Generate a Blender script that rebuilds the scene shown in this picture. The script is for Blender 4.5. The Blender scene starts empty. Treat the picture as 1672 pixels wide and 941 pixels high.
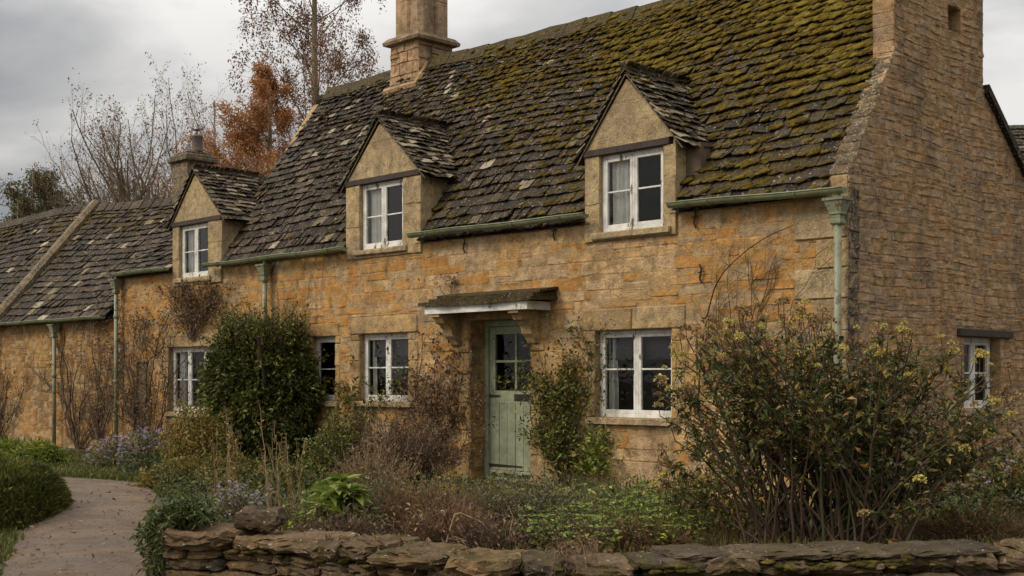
import bpy, math
import numpy as np
from math import sin, cos, pi, radians
RS = np.random.RandomState

# ------------------------------------------------------------------ camera
SC = bpy.context.scene
COL = SC.collection
CAMP = np.array([6.5466, -11.2042, 1.40])
FWD = np.array([-0.71169, 0.70249, 0.0]); RGT = np.array([0.70249, 0.71169, 0.0])
FPX, HY, CX = 2038.0, 617.0, 836.0
cd = bpy.data.cameras.new('camera'); cam = bpy.data.objects.new('camera', cd); COL.objects.link(cam)
cam.location = CAMP
cam.rotation_euler = (radians(90), 0, radians(45.373))
cd.sensor_width = 36; cd.lens = 36 * FPX / 1672
cd.shift_y = (HY - 470.5) / 1672
cd.clip_start = 0.1; cd.clip_end = 2000
SC.camera = cam

# ------------------------------------------------------------------ light
SC.view_settings.view_transform = 'Standard'; SC.view_settings.look = 'None'
SC.view_settings.gamma = 1.0; SC.view_settings.exposure = 0.4
SUN_EL, SUN_AZ = 42.0, 205.0          # azimuth clockwise from +Y
sd = bpy.data.lights.new('sun', 'SUN'); sun = bpy.data.objects.new('sun', sd); COL.objects.link(sun)
sd.energy = 1.5; sd.angle = radians(16); sd.color = (1.0, 0.87, 0.68)
sun.rotation_euler = (radians(90 - SUN_EL), 0, radians(180 - SUN_AZ))
W = bpy.data.worlds.new('World'); SC.world = W; W.use_nodes = True
wn = W.node_tree.nodes; wl = W.node_tree.links; wn.clear()
wo = wn.new('ShaderNodeOutputWorld'); bg = wn.new('ShaderNodeBackground'); bg.inputs[1].default_value = 0.1
sky = wn.new('ShaderNodeTexSky'); sky.sky_type = 'NISHITA'; sky.sun_disc = False
sky.sun_elevation = radians(SUN_EL); sky.sun_rotation = radians(SUN_AZ); sky.dust_density = 3
tc = wn.new('ShaderNodeTexCoord'); mp = wn.new('ShaderNodeMapping'); mp.inputs['Scale'].default_value = (1, 1, 2.6)
mp.inputs['Location'].default_value = (0.35, 0.1, 0.0)
n1 = wn.new('ShaderNodeTexNoise'); n1.inputs['Scale'].default_value = 3.1; n1.inputs['Detail'].default_value = 7; n1.inputs['Roughness'].default_value = 0.5
n1.inputs['Distortion'].default_value = 0.25
cr = wn.new('ShaderNodeValToRGB'); e = cr.color_ramp.elements
e[0].position = 0.36; e[0].color = (2.15, 2.2, 2.3, 1); e[1].position = 0.62; e[1].color = (5.35, 5.2, 5.0, 1)
m_ = e.new(0.5); m_.color = (3.62, 3.56, 3.48, 1)
# thick overcast is brighter in one quarter of the sky
gd = wn.new('ShaderNodeVectorMath'); gd.operation = 'DOT_PRODUCT'; gd.inputs[1].default_value = (-0.33, 0.8, 0.5)
mr = wn.new('ShaderNodeMapRange'); mr.inputs[1].default_value = 0.55; mr.inputs[2].default_value = 1.0; mr.inputs[3].default_value = 0.82; mr.inputs[4].default_value = 1.3
vm = wn.new('ShaderNodeVectorMath'); vm.operation = 'SCALE'
mx = wn.new('ShaderNodeMix'); mx.data_type = 'RGBA'; mx.inputs[0].default_value = 0.93
wl.new(tc.outputs['Generated'], mp.inputs[0]); wl.new(mp.outputs[0], n1.inputs['Vector']); wl.new(n1.outputs['Fac'], cr.inputs[0])
wl.new(tc.outputs['Generated'], gd.inputs[0]); wl.new(gd.outputs['Value'], mr.inputs[0])
sx = wn.new('ShaderNodeSeparateXYZ'); wl.new(tc.outputs['Generated'], sx.inputs[0])
zr = wn.new('ShaderNodeMapRange'); zr.inputs[1].default_value = 0.22; zr.inputs[2].default_value = 0.9; zr.inputs[3].default_value = 1.0; zr.inputs[4].default_value = 2.7; wl.new(sx.outputs['Z'], zr.inputs[0])
sg = wn.new('ShaderNodeVectorMath'); sg.operation = 'DOT_PRODUCT'; sg.inputs[1].default_value = (-0.30, -0.68, 0.67); wl.new(tc.outputs['Generated'], sg.inputs[0])
sr = wn.new('ShaderNodeMapRange'); sr.inputs[1].default_value = 0.0; sr.inputs[2].default_value = 1.0; sr.inputs[3].default_value = 1.0; sr.inputs[4].default_value = 2.0; wl.new(sg.outputs['Value'], sr.inputs[0])
m1 = wn.new('ShaderNodeMath'); m1.operation = 'MULTIPLY'; wl.new(zr.outputs[0], m1.inputs[0]); wl.new(sr.outputs[0], m1.inputs[1])
m2 = wn.new('ShaderNodeMath'); m2.operation = 'MULTIPLY'; wl.new(m1.outputs[0], m2.inputs[0]); wl.new(mr.outputs[0], m2.inputs[1])
wl.new(cr.outputs[0], vm.inputs[0]); wl.new(m2.outputs[0], vm.inputs['Scale'])
wl.new(sky.outputs[0], mx.inputs[6]); wl.new(vm.outputs[0], mx.inputs[7]); wl.new(mx.outputs[2], bg.inputs[0]); wl.new(bg.outputs[0], wo.inputs[0])
try:
    SC.cycles.max_bounces = 6; SC.cycles.transparent_max_bounces = 12; SC.cycles.diffuse_bounces = 3; SC.cycles.glossy_bounces = 3
    SC.cycles.use_denoising = True
except Exception: pass

# ------------------------------------------------------------------ mesh helpers
def P(px, d, z):
    """a spot d metres in front of the camera in the direction of column px, at height z"""
    q = CAMP + (FWD + RGT * (px - CX) / FPX) * d
    return np.array([q[0], q[1], z])
def CL(lat, d, z=0.0):
    q = CAMP + FWD * d + RGT * lat
    return np.array([q[0], q[1], z])

class MB:
    def __init__(s): s.v = []; s.n = 0; s.f = []; s.t = []; s.m = []
    def add(s, V, F, tint=0.5, moss=0.0):
        V = np.asarray(V, float).reshape(-1, 3)
        if not isinstance(F, list): F = [F]
        for A in F:
            A = np.asarray(A, np.int64)
            if A.ndim == 1: A = A[None]
            s.f.append(A + s.n)
            t = np.empty(len(A)); t[:] = tint; s.t.append(t)
            t = np.empty(len(A)); t[:] = moss; s.m.append(t)
        s.v.append(V); s.n += len(V)
    def build(s, name, mat, parent=None, smooth=False, base=None):
        me = bpy.data.meshes.new(name)
        if parent is not None: base = np.array(parent['_b'])
        if base is None: base = np.zeros(3)
        base = np.asarray(base, float)
        V = np.concatenate(s.v) - base
        me.vertices.add(len(V)); me.vertices.foreach_set('co', V.astype(np.float32).ravel())
        li = np.concatenate([A.ravel() for A in s.f]); tot = np.concatenate([np.full(len(A), A.shape[1]) for A in s.f])
        st = np.concatenate([[0], np.cumsum(tot)[:-1]])
        me.loops.add(len(li)); me.loops.foreach_set('vertex_index', li.astype(np.int32))
        me.polygons.add(len(tot)); me.polygons.foreach_set('loop_start', st.astype(np.int32)); me.polygons.foreach_set('loop_total', tot.astype(np.int32))
        me.polygons.foreach_set('use_smooth', np.full(len(tot), bool(smooth)))
        for nm, arr in (('tint', s.t), ('moss', s.m)):
            a = me.attributes.new(nm, 'FLOAT', 'FACE'); a.data.foreach_set('value', np.concatenate(arr).astype(np.float32))
        me.update(calc_edges=True); me.validate()
        me.materials.append(mat)
        o = bpy.data.objects.new(name, me); COL.objects.link(o); o['_b'] = list(base)
        if parent is not None: o.parent = parent
        else: o.location = base
        return o

def tag(o, label=None, cat=None, group=None, kind=None):
    if label: o['label'] = label
    if cat: o['category'] = cat
    if group: o['group'] = group
    if kind: o['kind'] = kind
    return o
def thing(name, base, label, cat, group=None):
    o = bpy.data.objects.new(name, None); COL.objects.link(o); o.location = base; o.empty_display_size = 0.2
    o['_b'] = [float(c) for c in base]
    return tag(o, label, cat, group)
def copy_tree(o, loc, rz=0, sc=1.0, label=None, parent=None, sub=False):
    c = o.copy(); COL.objects.link(c)
    if sub: c.parent = parent
    else:
        c.location = loc; c.rotation_euler = (0, 0, rz); c.scale = (sc,) * 3 if np.isscalar(sc) else sc
        if label: c['label'] = label
    for ch in o.children: copy_tree(ch, None, sub=True, parent=c)
    return c

BOXF = np.array([[0, 3, 2, 1], [4, 5, 6, 7], [0, 1, 5, 4], [1, 2, 6, 5], [2, 3, 7, 6], [3, 0, 4, 7]])
def hexa(mb, pts, tint=0.5, moss=0.0): mb.add(pts, BOXF, tint, moss)
def box(mb, lo, hi, tint=0.5, moss=0.0, b=0.0):
    x0, y0, z0 = lo; x1, y1, z1 = hi
    if b <= 0:
        hexa(mb, [(x0, y0, z0), (x1, y0, z0), (x1, y1, z0), (x0, y1, z0), (x0, y0, z1), (x1, y0, z1), (x1, y1, z1), (x0, y1, z1)], tint, moss); return
    # chamfered: 24 verts
    V = []; idx = {}
    for cx in (0, 1):
        for cy in (0, 1):
            for cz in (0, 1):
                p = [(x0, x1)[cx], (y0, y1)[cy], (z0, z1)[cz]]
                sg = [(1, -1)[cx], (1, -1)[cy], (1, -1)[cz]]
                for ax in range(3):      # vertex lying on face of axis ax
                    q = [p[k] + (0 if k == ax else sg[k] * b) for k in range(3)]
                    idx[(cx, cy, cz, ax)] = len(V); V.append(q)
    Q = []; T = []
    for ax in range(3):
        a, c = [k for k in range(3) if k != ax]
        for side in (0, 1):
            f = []
            for (i, j) in ((0, 0), (1, 0), (1, 1), (0, 1)):
                k = [0, 0, 0]; k[ax] = side; k[a] = i; k[c] = j; f.append(idx[(*k, ax)])
            Q.append(f)
        for i in (0, 1):
            for j in (0, 1):
                k0 = [0, 0, 0]; k0[a] = i; k0[c] = j; k0[ax] = 0; k1 = list(k0); k1[ax] = 1
                Q.append([idx[(*k0, a)], idx[(*k1, a)], idx[(*k1, c)], idx[(*k0, c)]])
    for cx in (0, 1):
        for cy in (0, 1):
            for cz in (0, 1): T.append([idx[(cx, cy, cz, k)] for k in range(3)])
    mb.add(V, [np.array(Q), np.array(T)], tint, moss)

def tube(mb, pts, rad, k=5, tint=0.5, cap=True):
    pts = np.asarray(pts, float); n = len(pts); rad = np.broadcast_to(np.asarray(rad, float), (n,))
    T = np.gradient(pts, axis=0); T /= np.linalg.norm(T, axis=1)[:, None] + 1e-9
    ref = np.array([0.31, 0.17, 0.93]) if abs(T[0, 2]) < 0.8 else np.array([0.95, 0.2, 0.1])
    A = np.cross(T, ref); A /= np.linalg.norm(A, axis=1)[:, None] + 1e-9; B = np.cross(T, A)
    th = np.arange(k) * 2 * pi / k
    V = pts[:, None] + rad[:, None, None] * (np.cos(th)[None, :, None] * A[:, None] + np.sin(th)[None, :, None] * B[:, None])
    i = np.arange(n - 1)[:, None] * k; j = np.arange(k)[None]; j2 = (j + 1) % k
    F = np.stack([i + j, i + j2, i + k + j2, i + k + j], -1).reshape(-1, 4)
    Fs = [F]
    if cap and k > 3: Fs += [np.arange(k)[::-1][None], (np.arange(k) + (n - 1) * k)[None]]
    mb.add(V.reshape(-1, 3), Fs, tint)

def lathe(mb, c, prof, n=16, tint=0.5):
    th = np.arange(n) * 2 * pi / n; V = []
    for r, z in prof: V += [(c[0] + r * cos(t), c[1] + r * sin(t), c[2] + z) for t in th]
    m = len(prof); i = np.arange(m - 1)[:, None] * n; j = np.arange(n)[None]; j2 = (j + 1) % n
    F = np.stack([i + j, i + j2, i + n + j2, i + n + j], -1).reshape(-1, 4)
    mb.add(V, [F, np.arange(n)[::-1][None], (np.arange(n) + (m - 1) * n)[None]], tint)

# rounded rough stone from a cube grid
def _cube(n):
    pts = {}; V = []; Q = []
    def vid(p):
        k = tuple(np.round(p, 5))
        if k not in pts: pts[k] = len(V); V.append(p)
        return pts[k]
    g = np.linspace(-1, 1, n + 1)
    for ax in range(3):
        for sd_ in (-1, 1):
            for i in range(n):
                for j in range(n):
                    f = []
                    for (a, b) in ((i, j), (i + 1, j), (i + 1, j + 1), (i, j + 1)):
                        p = [0, 0, 0]; p[ax] = sd_; p[(ax + 1) % 3] = g[a]; p[(ax + 2) % 3] = g[b]; f.append(vid(p))
                    Q.append(f if sd_ > 0 else f[::-1])
    return np.array(V, float), np.array(Q)
CUV, CUQ = _cube(5)
CUV3, CUQ3 = _cube(2)
def wob(p, seed, f=1.0):
    """smooth pseudo-noise, -1..1"""
    p = np.asarray(p) * f; s = seed * 1.7
    return (np.sin(p[..., 0] * 2.1 + p[..., 1] * 1.3 + s) + np.sin(p[..., 1] * 2.7 - p[..., 2] * 1.9 + s * 2.3) + np.sin(p[..., 2] * 3.1 + p[..., 0] * 1.7 + s * 0.7)
            + 0.5 * np.sin(p[..., 0] * 5.3 - p[..., 2] * 4.1 + s * 3.1) + 0.5 * np.sin(p[..., 1] * 6.1 + p[..., 0] * 3.3 + s)) / 4
CU8, CQ8 = _cube(8)
def rstone(mb, c, half, ang, rng, tint, moss=0.0, rough=0.16, sq=3.5, slab=False):
    U_, Q_ = (CU8, CQ8) if slab else (CUV, CUQ)
    V = U_.copy(); sq = sq if not slab else 9.0; r = (np.abs(V) ** sq).sum(1) ** (1 / sq); V = V / r[:, None]
    sdv = rng.rand() * 100; H_ = np.array(half)
    A_ = V * np.array([1, H_[1] / H_[0], .5])
    if slab:      # ragged broken plan outline, layered edge, uneven top
        e1 = 1 + .13 * wob(A_ * [1, 1, .25], sdv, 2.3) + .06 * wob(A_ * [1, 1, .6], sdv + 5, 6.0) + .03 * rng.randn(len(V)); V[:, :2] *= e1[:, None]
        V[:, 2] += .30 * wob(A_ * [1, 1, 0], sdv + 2, 2.0) + .16 * wob(A_, sdv + 4, 7) + .10 * rng.randn(len(V))
        V[:, :2] *= (1 - .16 * (V[:, 2:3] > .5) * rng.rand() - .10 * (V[:, 2:3] < -.5))
    else:
        V = V * (1 + rough * wob(V, sdv, 1.6)[:, None] + rough * 0.6 * wob(V, sdv + 9, 4.5)[:, None] + .035 * rng.randn(len(V), 1))
        V[:, 2] += V[:, 0] * rng.uniform(-.22, .22)
    V[:, 0] += V[:, 1] * rng.uniform(-.2, .2)
    V = V * H_
    ca, sa = cos(ang), sin(ang)
    V = np.stack([V[:, 0] * ca - V[:, 1] * sa, V[:, 0] * sa + V[:, 1] * ca, V[:, 2]], 1) + np.array(c)
    mb.add(V, Q_, tint, moss)

# ------------------------------------------------------------------ materials
def newmat(name):
    m = bpy.data.materials.new(name); m.use_nodes = True
    nt = m.node_tree; b = nt.nodes['Principled BSDF']; return m, nt, b
def node(nt, ty, **kw):
    n = nt.nodes.new(ty)
    for k, v in kw.items(): setattr(n, k, v)
    return n
def pos(nt):
    return node(nt, 'ShaderNodeNewGeometry').outputs['Position']
def noise(nt, scale, detail=4, rough=0.55, vec=None, stretch=None, dist=0):
    n = node(nt, 'ShaderNodeTexNoise'); n.inputs['Scale'].default_value = scale; n.inputs['Detail'].default_value = detail
    n.inputs['Roughness'].default_value = rough; n.inputs['Distortion'].default_value = dist
    v = vec if vec is not None else pos(nt)
    if stretch:
        mpn = node(nt, 'ShaderNodeMapping'); mpn.inputs['Scale'].default_value = stretch; nt.links.new(v, mpn.inputs[0]); v = mpn.outputs[0]
    nt.links.new(v, n.inputs['Vector']); return n.outputs['Fac']
def ramp(nt, fac, stops):
    r = node(nt, 'ShaderNodeValToRGB'); el = r.color_ramp.elements
    while len(el) > 1: el.remove(el[-1])
    el[0].position = stops[0][0]; c = stops[0][1]; el[0].color = (*c, 1) if not np.isscalar(c) else (c, c, c, 1)
    for p, c in stops[1:]:
        q = el.new(p); q.color = (*c, 1) if not np.isscalar(c) else (c, c, c, 1)
    nt.links.new(fac, r.inputs[0]); return r.outputs[0]
def mix(nt, fac, a, b, mode='MIX'):
    n = node(nt, 'ShaderNodeMix', data_type='RGBA', blend_type=mode)
    for k_, v in ((0, fac), (6, a), (7, b)):
        sock = n.inputs[k_]
        if isinstance(v, bpy.types.NodeSocket): nt.links.new(v, sock)
        elif np.isscalar(v): sock.default_value = v if k_ == 0 else (v, v, v, 1)
        else: sock.default_value = (*v, 1)
    return n.outputs[2]
def math_(nt, op, a, b=0.0, clamp=False):
    n = node(nt, 'ShaderNodeMath', operation=op); n.use_clamp = clamp
    for s, v in ((n.inputs[0], a), (n.inputs[1], b)):
        if isinstance(v, bpy.types.NodeSocket): nt.links.new(v, s)
        else: s.default_value = v
    return n.outputs[0]
def attr(nt, nm='tint'):
    return node(nt, 'ShaderNodeAttribute', attribute_name=nm).outputs['Fac']
def bump(nt, b, h, strength=0.5, dist=0.02, prev=None):
    n = node(nt, 'ShaderNodeBump'); n.inputs['Strength'].default_value = strength; n.inputs['Distance'].default_value = dist
    nt.links.new(h, n.inputs['Height'])
    if prev is not None: nt.links.new(prev, n.inputs['Normal'])
    nt.links.new(n.outputs[0], b.inputs['Normal']); return n.outputs[0]

def warm(c, k=.68): return (c[0] * 1.06, c[1] * .95, c[2] * k)
def stone_mat(name, stops, grime=(0.17, 0.125, 0.075), g0=0.53, lich=0.68, moss_on=True, bs=0.9, val=1.0):
    m, nt, b = newmat(name); L = nt.links
    wk = {'front_stone': .93, 'stained_stone': .82, 'lime_mortar': .82, 'rubble_stone': .95}.get(name); stops = [(p_, warm(q_, wk) if wk else q_) for p_, q_ in stops]; grime = warm(grime, .85)
    t = attr(nt)
    c = ramp(nt, t, stops)
    v = ramp(nt, noise(nt, 7, 5), [(0.33, 0.66 * val), (0.5, 0.98 * val), (0.66, 1.2 * val)]); c = mix(nt, 1.0, c, v, 'MULTIPLY')
    v2 = ramp(nt, noise(nt, 55, 4), [(0.3, 0.6), (0.5, 1.0), (0.62, 1.2)]); c = mix(nt, 0.8, c, v2, 'MULTIPLY')
    # warm iron staining and cool grey weathering, in patches
    irn = math_(nt, 'ADD', noise(nt, 1.9, 5), math_(nt, 'MULTIPLY', math_(nt, 'SUBTRACT', .45, t), .32)); c = mix(nt, ramp(nt, irn, [(0.50, 0), (0.60, 0.38 if name in ('front_stone', 'stained_stone') else .12)]), c, (0.42, 0.235, 0.07) if name != 'field_stone' else (.2, .12, .05))
    c = mix(nt, ramp(nt, noise(nt, 1.1, 8, 0.68), [(g0, 0), (g0 + 0.13, 0.6)]), c, grime)
    c = mix(nt, ramp(nt, noise(nt, 11, 9, 0.78, dist=.6), [(0.54, 0), (0.60, 0.55)]), c, (0.12, 0.085, 0.05))
    c = mix(nt, ramp(nt, noise(nt, 3.2, 7, 0.7), [(0.54, 0), (0.66, 0.35)]), c, (0.52, 0.39, 0.22) if name != 'field_stone' else (.2, .16, .11))
    c = mix(nt, ramp(nt, noise(nt, 5, 6, 0.7, stretch=(1, 1, .35)), [(0.56, 0), (0.7, 0.6)]), c, (0.085, 0.065, 0.045))
    c = mix(nt, ramp(nt, noise(nt, 38, 3), [(lich, 0), (lich + 0.03, 0.75)]), c, (0.42, 0.40, 0.33))
    if moss_on: c = mix(nt, math_(nt, 'MULTIPLY', attr(nt, 'moss'), ramp(nt, noise(nt, 9, 6, .65), [(0.46, 0), (0.58, .85)])), c, (0.075, 0.06, 0.016))
    L.new(c, b.inputs['Base Color']); b.inputs['Roughness'].default_value = 0.92; b.inputs['Specular IOR Level'].default_value = 0.2
    h = math_(nt, 'ADD', noise(nt, 18, 8, 0.72, dist=.4), math_(nt, 'MULTIPLY', noise(nt, 90, 3), 0.35))
    bump(nt, b, h, bs, 0.03)
    return m
FAC = [(0.0, (0.40, 0.20, 0.055)), (0.2, (0.44, 0.26, 0.085)), (0.4, (0.46, 0.305, 0.125)), (0.6, (0.50, 0.365, 0.185)), (0.8, (0.44, 0.34, 0.195)), (1.0, (0.34, 0.265, 0.16))]
M_fac = stone_mat('front_stone', FAC)
M_ash = stone_mat('dressed_stone', [(p_, (q_[0] * .93, q_[1] * .90, q_[2] * .86)) for p_, q_ in FAC], grime=(0.2, 0.16, 0.11), g0=0.45, lich=0.62, bs=0.9)
GAB = [(0.0, (0.40, 0.25, 0.11)), (0.35, (0.42, 0.285, 0.145)), (0.6, (0.43, 0.31, 0.175)), (0.85, (0.38, 0.285, 0.175)), (1.0, (0.27, 0.21, 0.14))]
M_gab = stone_mat('rubble_stone', GAB, grime=(0.15, 0.115, 0.075), g0=0.50, lich=0.645, bs=.9)
M_lich = stone_mat('lichened_stone', [(0, (0.26, 0.17, 0.095)), (.5, (0.18, 0.13, 0.08)), (1, (0.11, 0.085, 0.062))], grime=(0.10, 0.078, 0.055), g0=0.47, lich=0.59, bs=1.0)
M_adj = stone_mat('stained_stone', [(0.0, (0.36, 0.17, 0.045)), (0.35, (0.34, 0.205, 0.08)), (0.6, (0.35, 0.24, 0.115)), (1.0, (0.24, 0.175, 0.10))], grime=(0.13, 0.095, 0.055), g0=0.42)
M_mort = stone_mat('lime_mortar', [(0, (0.34, 0.25, 0.14)), (1, (0.42, 0.32, 0.19))], lich=.72, moss_on=False, bs=1.0)
DRY = [(0.0, (0.20, 0.125, 0.06)), (0.4, (0.165, 0.108, 0.058)), (0.7, (0.115, 0.08, 0.048)), (1.0, (0.040, 0.033, 0.026))]
M_dry = stone_mat('field_stone', DRY, grime=(0.05, 0.042, 0.03), g0=0.47, lich=0.66, bs=1.0)

def slate_mat():
    m, nt, b = newmat('stone_slate')
    c = ramp(nt, attr(nt), [(0, (0.016, 0.011, 0.0065)), (0.45, (0.034, 0.024, 0.0145)), (0.8, (0.062, 0.044, 0.027)), (0.93, (0.14, 0.108, 0.065)), (1, (0.32, 0.265, 0.18))])
    c = mix(nt, 0.9, c, ramp(nt, noise(nt, 20, 7, .7), [(0.35, 0.45), (0.62, 1.5)]), 'MULTIPLY'); c = mix(nt, 1, c, ramp(nt, noise(nt, 1.1, 4), [(0.35, 0.8), (0.65, 1.2)]), 'MULTIPLY')
    c = mix(nt, ramp(nt, noise(nt, 26, 4, .6), [(0.625, 0), (0.65, 0.75)]), c, (0.38, 0.33, 0.24))
    ms = math_(nt, 'ADD', attr(nt, 'moss'), math_(nt, 'SUBTRACT', noise(nt, 4.5, 7, .7), 0.5))
    ms = ramp(nt, ms, [(0.42, 0), (0.62, 0.92)])
    c = mix(nt, ms, c, ramp(nt, noise(nt, 30, 4), [(0.38, (0.022, 0.016, 0.005)), (0.65, (0.095, 0.066, 0.012))]))
    nt.links.new(c, b.inputs['Base Color']); b.inputs['Roughness'].default_value = 0.8; b.inputs['Specular IOR Level'].default_value = 0.25
    bump(nt, b, noise(nt, 45, 6, .65), 0.8, 0.02); return m
M_slate = slate_mat()
def simple(name, stops, rough=0.9, ns=30, bs=0.4, spec=0.3, var=(0.7, 1.2), metal=0):
    m, nt, b = newmat(name)
    c = ramp(nt, attr(nt), stops)
    c = mix(nt, 1, c, ramp(nt, noise(nt, ns, 4), [(0.3, var[0]), (0.7, var[1])]), 'MULTIPLY')
    nt.links.new(c, b.inputs['Base Color']); b.inputs['Roughness'].default_value = rough; b.inputs['Specular IOR Level'].default_value = spec
    b.inputs['Metallic'].default_value = metal
    if bs: bump(nt, b, noise(nt, ns * 2, 4), bs, 0.01)
    return m
def one(c): return [(0, c), (1, c)]
M_moss = simple('moss', [(0, (0.025, 0.018, 0.005)), (0.4, (0.075, 0.050, 0.009)), (0.75, (0.14, 0.098, 0.015)), (1, (0.21, 0.165, 0.035))], 1.0, 60, 1.0, 0.1, (0.5, 1.35))
M_dmoss = simple('dark_moss', [(0, (0.03, 0.025, 0.007)), (0.6, (0.06, 0.05, 0.012)), (1, (0.11, 0.085, 0.02))], 1.0, 60, 1.0, 0.1, (0.5, 1.35))
def paint_mat(name, col, wood=(0.10, 0.055, 0.03), th=0.62, sc=9, rough=0.55, stretch=(1, 1, .35)):
    m, nt, b = newmat(name)
    c = mix(nt, 1, col, ramp(nt, noise(nt, 5, 7, .75), [(0.35, 0.58), (0.6, 1.05)]), 'MULTIPLY')
    k = ramp(nt, noise(nt, sc, 8, .72, stretch=stretch), [(th, 0), (th + 0.025, 1)])
    c = mix(nt, k, c, wood); nt.links.new(c, b.inputs['Base Color'])
    b.inputs['Roughness'].default_value = rough
    bump(nt, b, math_(nt, 'SUBTRACT', 1.0, k), 0.5, 0.004); return m
M_white = paint_mat('peeling_white_paint', (0.68, 0.66, 0.60), (0.13, 0.085, 0.05), 0.59)
M_green = paint_mat('worn_green_paint', (0.29, 0.315, 0.205), (0.075, 0.045, 0.028), 0.63, 7)
M_gut = paint_mat('green_gutter_paint', (0.18, 0.20, 0.105), (0.07, 0.06, 0.035), 0.6, 12, 0.5, (1, 1, 1))
M_gutp = paint_mat('weathered_green_iron', (0.22, 0.23, 0.14), (0.12, 0.075, 0.04), 0.565, 10, 0.5, (1, 1, 1))
M_timb = simple('dark_timber', one((0.052, 0.038, 0.030)), 0.85, 12, 0.8)
M_iron = simple('rusty_iron', one((0.03, 0.022, 0.018)), 0.7, 30, 0.4)
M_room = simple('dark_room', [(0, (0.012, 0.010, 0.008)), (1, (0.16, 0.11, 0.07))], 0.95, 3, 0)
M_curt = simple('curtain_cloth', one((0.88, 0.85, 0.77)), 0.9, 8, 0.2, var=(0.8, 1.05))
M_clay = simple('clay_pot', one((0.16, 0.12, 0.10)), 0.85)
def glass_mat():
    m = bpy.data.materials.new('window_glass'); m.use_nodes = True; nt = m.node_tree; nt.nodes.clear()
    o = node(nt, 'ShaderNodeOutputMaterial'); tr = node(nt, 'ShaderNodeBsdfTransparent'); gl = node(nt, 'ShaderNodeBsdfGlossy'); gl.inputs['Roughness'].default_value = 0.03
    tr.inputs[0].default_value = (0.94, 0.95, 0.94, 1)
    fr = node(nt, 'ShaderNodeFresnel'); fr.inputs[0].default_value = 1.46
    bp = node(nt, 'ShaderNodeBump'); bp.inputs['Strength'].default_value = 0.12; bp.inputs['Distance'].default_value = 0.03
    nt.links.new(noise(nt, 5, 2), bp.inputs['Height']); nt.links.new(bp.outputs[0], gl.inputs['Normal'])
    mxs = node(nt, 'ShaderNodeMixShader'); nt.links.new(fr.outputs[0], mxs.inputs[0]); nt.links.new(tr.outputs[0], mxs.inputs[1]); nt.links.new(gl.outputs[0], mxs.inputs[2]); nt.links.new(mxs.outputs[0], o.inputs[0]); return m
M_glass = glass_mat()
COOL = ('lilac_petal', 'rust_orange_leaf', 'brown_autumn_leaf', 'dried_flower_head', 'withered_leaf')
def leaf_mat(name, stops, trans=0.25, rough=0.5, spec=0.35, gain=1.35):
    m, nt, b = newmat(name)
    wm = (1, 1, 1) if name in COOL else (1.12, .96, .72); stops = [(p_, tuple(min(.8, x * gain * w_) for x, w_ in zip(q_, wm))) for p_, q_ in stops]; c = ramp(nt, attr(nt), stops)
    c = mix(nt, 1, c, ramp(nt, noise(nt, 25, 2), [(0.3, 0.7), (0.7, 1.2)]), 'MULTIPLY')
    nt.links.new(c, b.inputs['Base Color']); b.inputs['Roughness'].default_value = rough; b.inputs['Specular IOR Level'].default_value = spec
    t = node(nt, 'ShaderNodeBsdfTranslucent'); nt.links.new(c, t.inputs[0]); mxs = node(nt, 'ShaderNodeMixShader'); mxs.inputs[0].default_value = trans
    nt.links.new(b.outputs[0], mxs.inputs[1]); nt.links.new(t.outputs[0], mxs.inputs[2]); nt.links.new(mxs.outputs[0], nt.nodes['Material Output'].inputs[0]); return m
L_dark = leaf_mat('dark_evergreen_leaf', gain=2.5, stops=[(0, (0.014, 0.019, 0.005)), (0.5, (0.032, 0.043, 0.010)), (0.85, (0.06, 0.07, 0.016)), (1, (0.11, 0.11, 0.026))])
L_bush = leaf_mat('shrub_leaf', gain=2.3, stops=[(0, (0.016, 0.020, 0.008)), (0.45, (0.030, 0.040, 0.014)), (0.75, (0.055, 0.065, 0.020)), (0.92, (0.11, 0.085, 0.022)), (1, (0.16, 0.08, 0.03))], rough=.42)
L_fresh = leaf_mat('fresh_green_leaf', gain=2.3, stops=[(0, (0.028, 0.045, 0.012)), (0.5, (0.07, 0.105, 0.026)), (1, (0.15, 0.17, 0.035))], trans=0.3)
L_grey = leaf_mat('grey_green_leaf', [(0, (0.05, 0.058, 0.035)), (0.6, (0.095, 0.105, 0.065)), (1, (0.15, 0.15, 0.09))])
L_yel = leaf_mat('yellow_green_leaf', [(0, (0.045, 0.055, 0.012)), (0.5, (0.10, 0.10, 0.025)), (1, (0.22, 0.17, 0.04))], 0.3)
L_dry = leaf_mat('withered_leaf', [(0, (0.05, 0.03, 0.018)), (0.5, (0.105, 0.062, 0.034)), (1, (0.20, 0.14, 0.07))], .15, .8)
L_rust = leaf_mat('rust_orange_leaf', [(0, (0.17, 0.072, 0.026)), (0.5, (0.28, 0.125, 0.048)), (1, (0.36, 0.20, 0.075))], .4, .8)
L_brown = leaf_mat('brown_autumn_leaf', [(0, (0.08, 0.04, 0.025)), (0.6, (0.16, 0.085, 0.05)), (1, (0.26, 0.15, 0.08))], .3, .8)
L_head = leaf_mat('dried_flower_head', gain=1.35, stops=[(0, (0.13, 0.07, 0.03)), (0.45, (0.22, 0.15, 0.07)), (0.75, (0.32, 0.25, 0.075)), (1, (0.38, 0.33, 0.08))], trans=.2, rough=.85)
L_lilac = leaf_mat('lilac_petal', [(0, (0.25, 0.2, 0.36)), (1, (0.45, 0.38, 0.56))], .2, .8)
L_grass = leaf_mat('grass_blade', [(0, (0.038, 0.048, 0.012)), (0.6, (0.075, 0.092, 0.022)), (0.9, (0.14, 0.14, 0.045)), (1, (0.24, 0.19, 0.09))], .3, .6)
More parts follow.
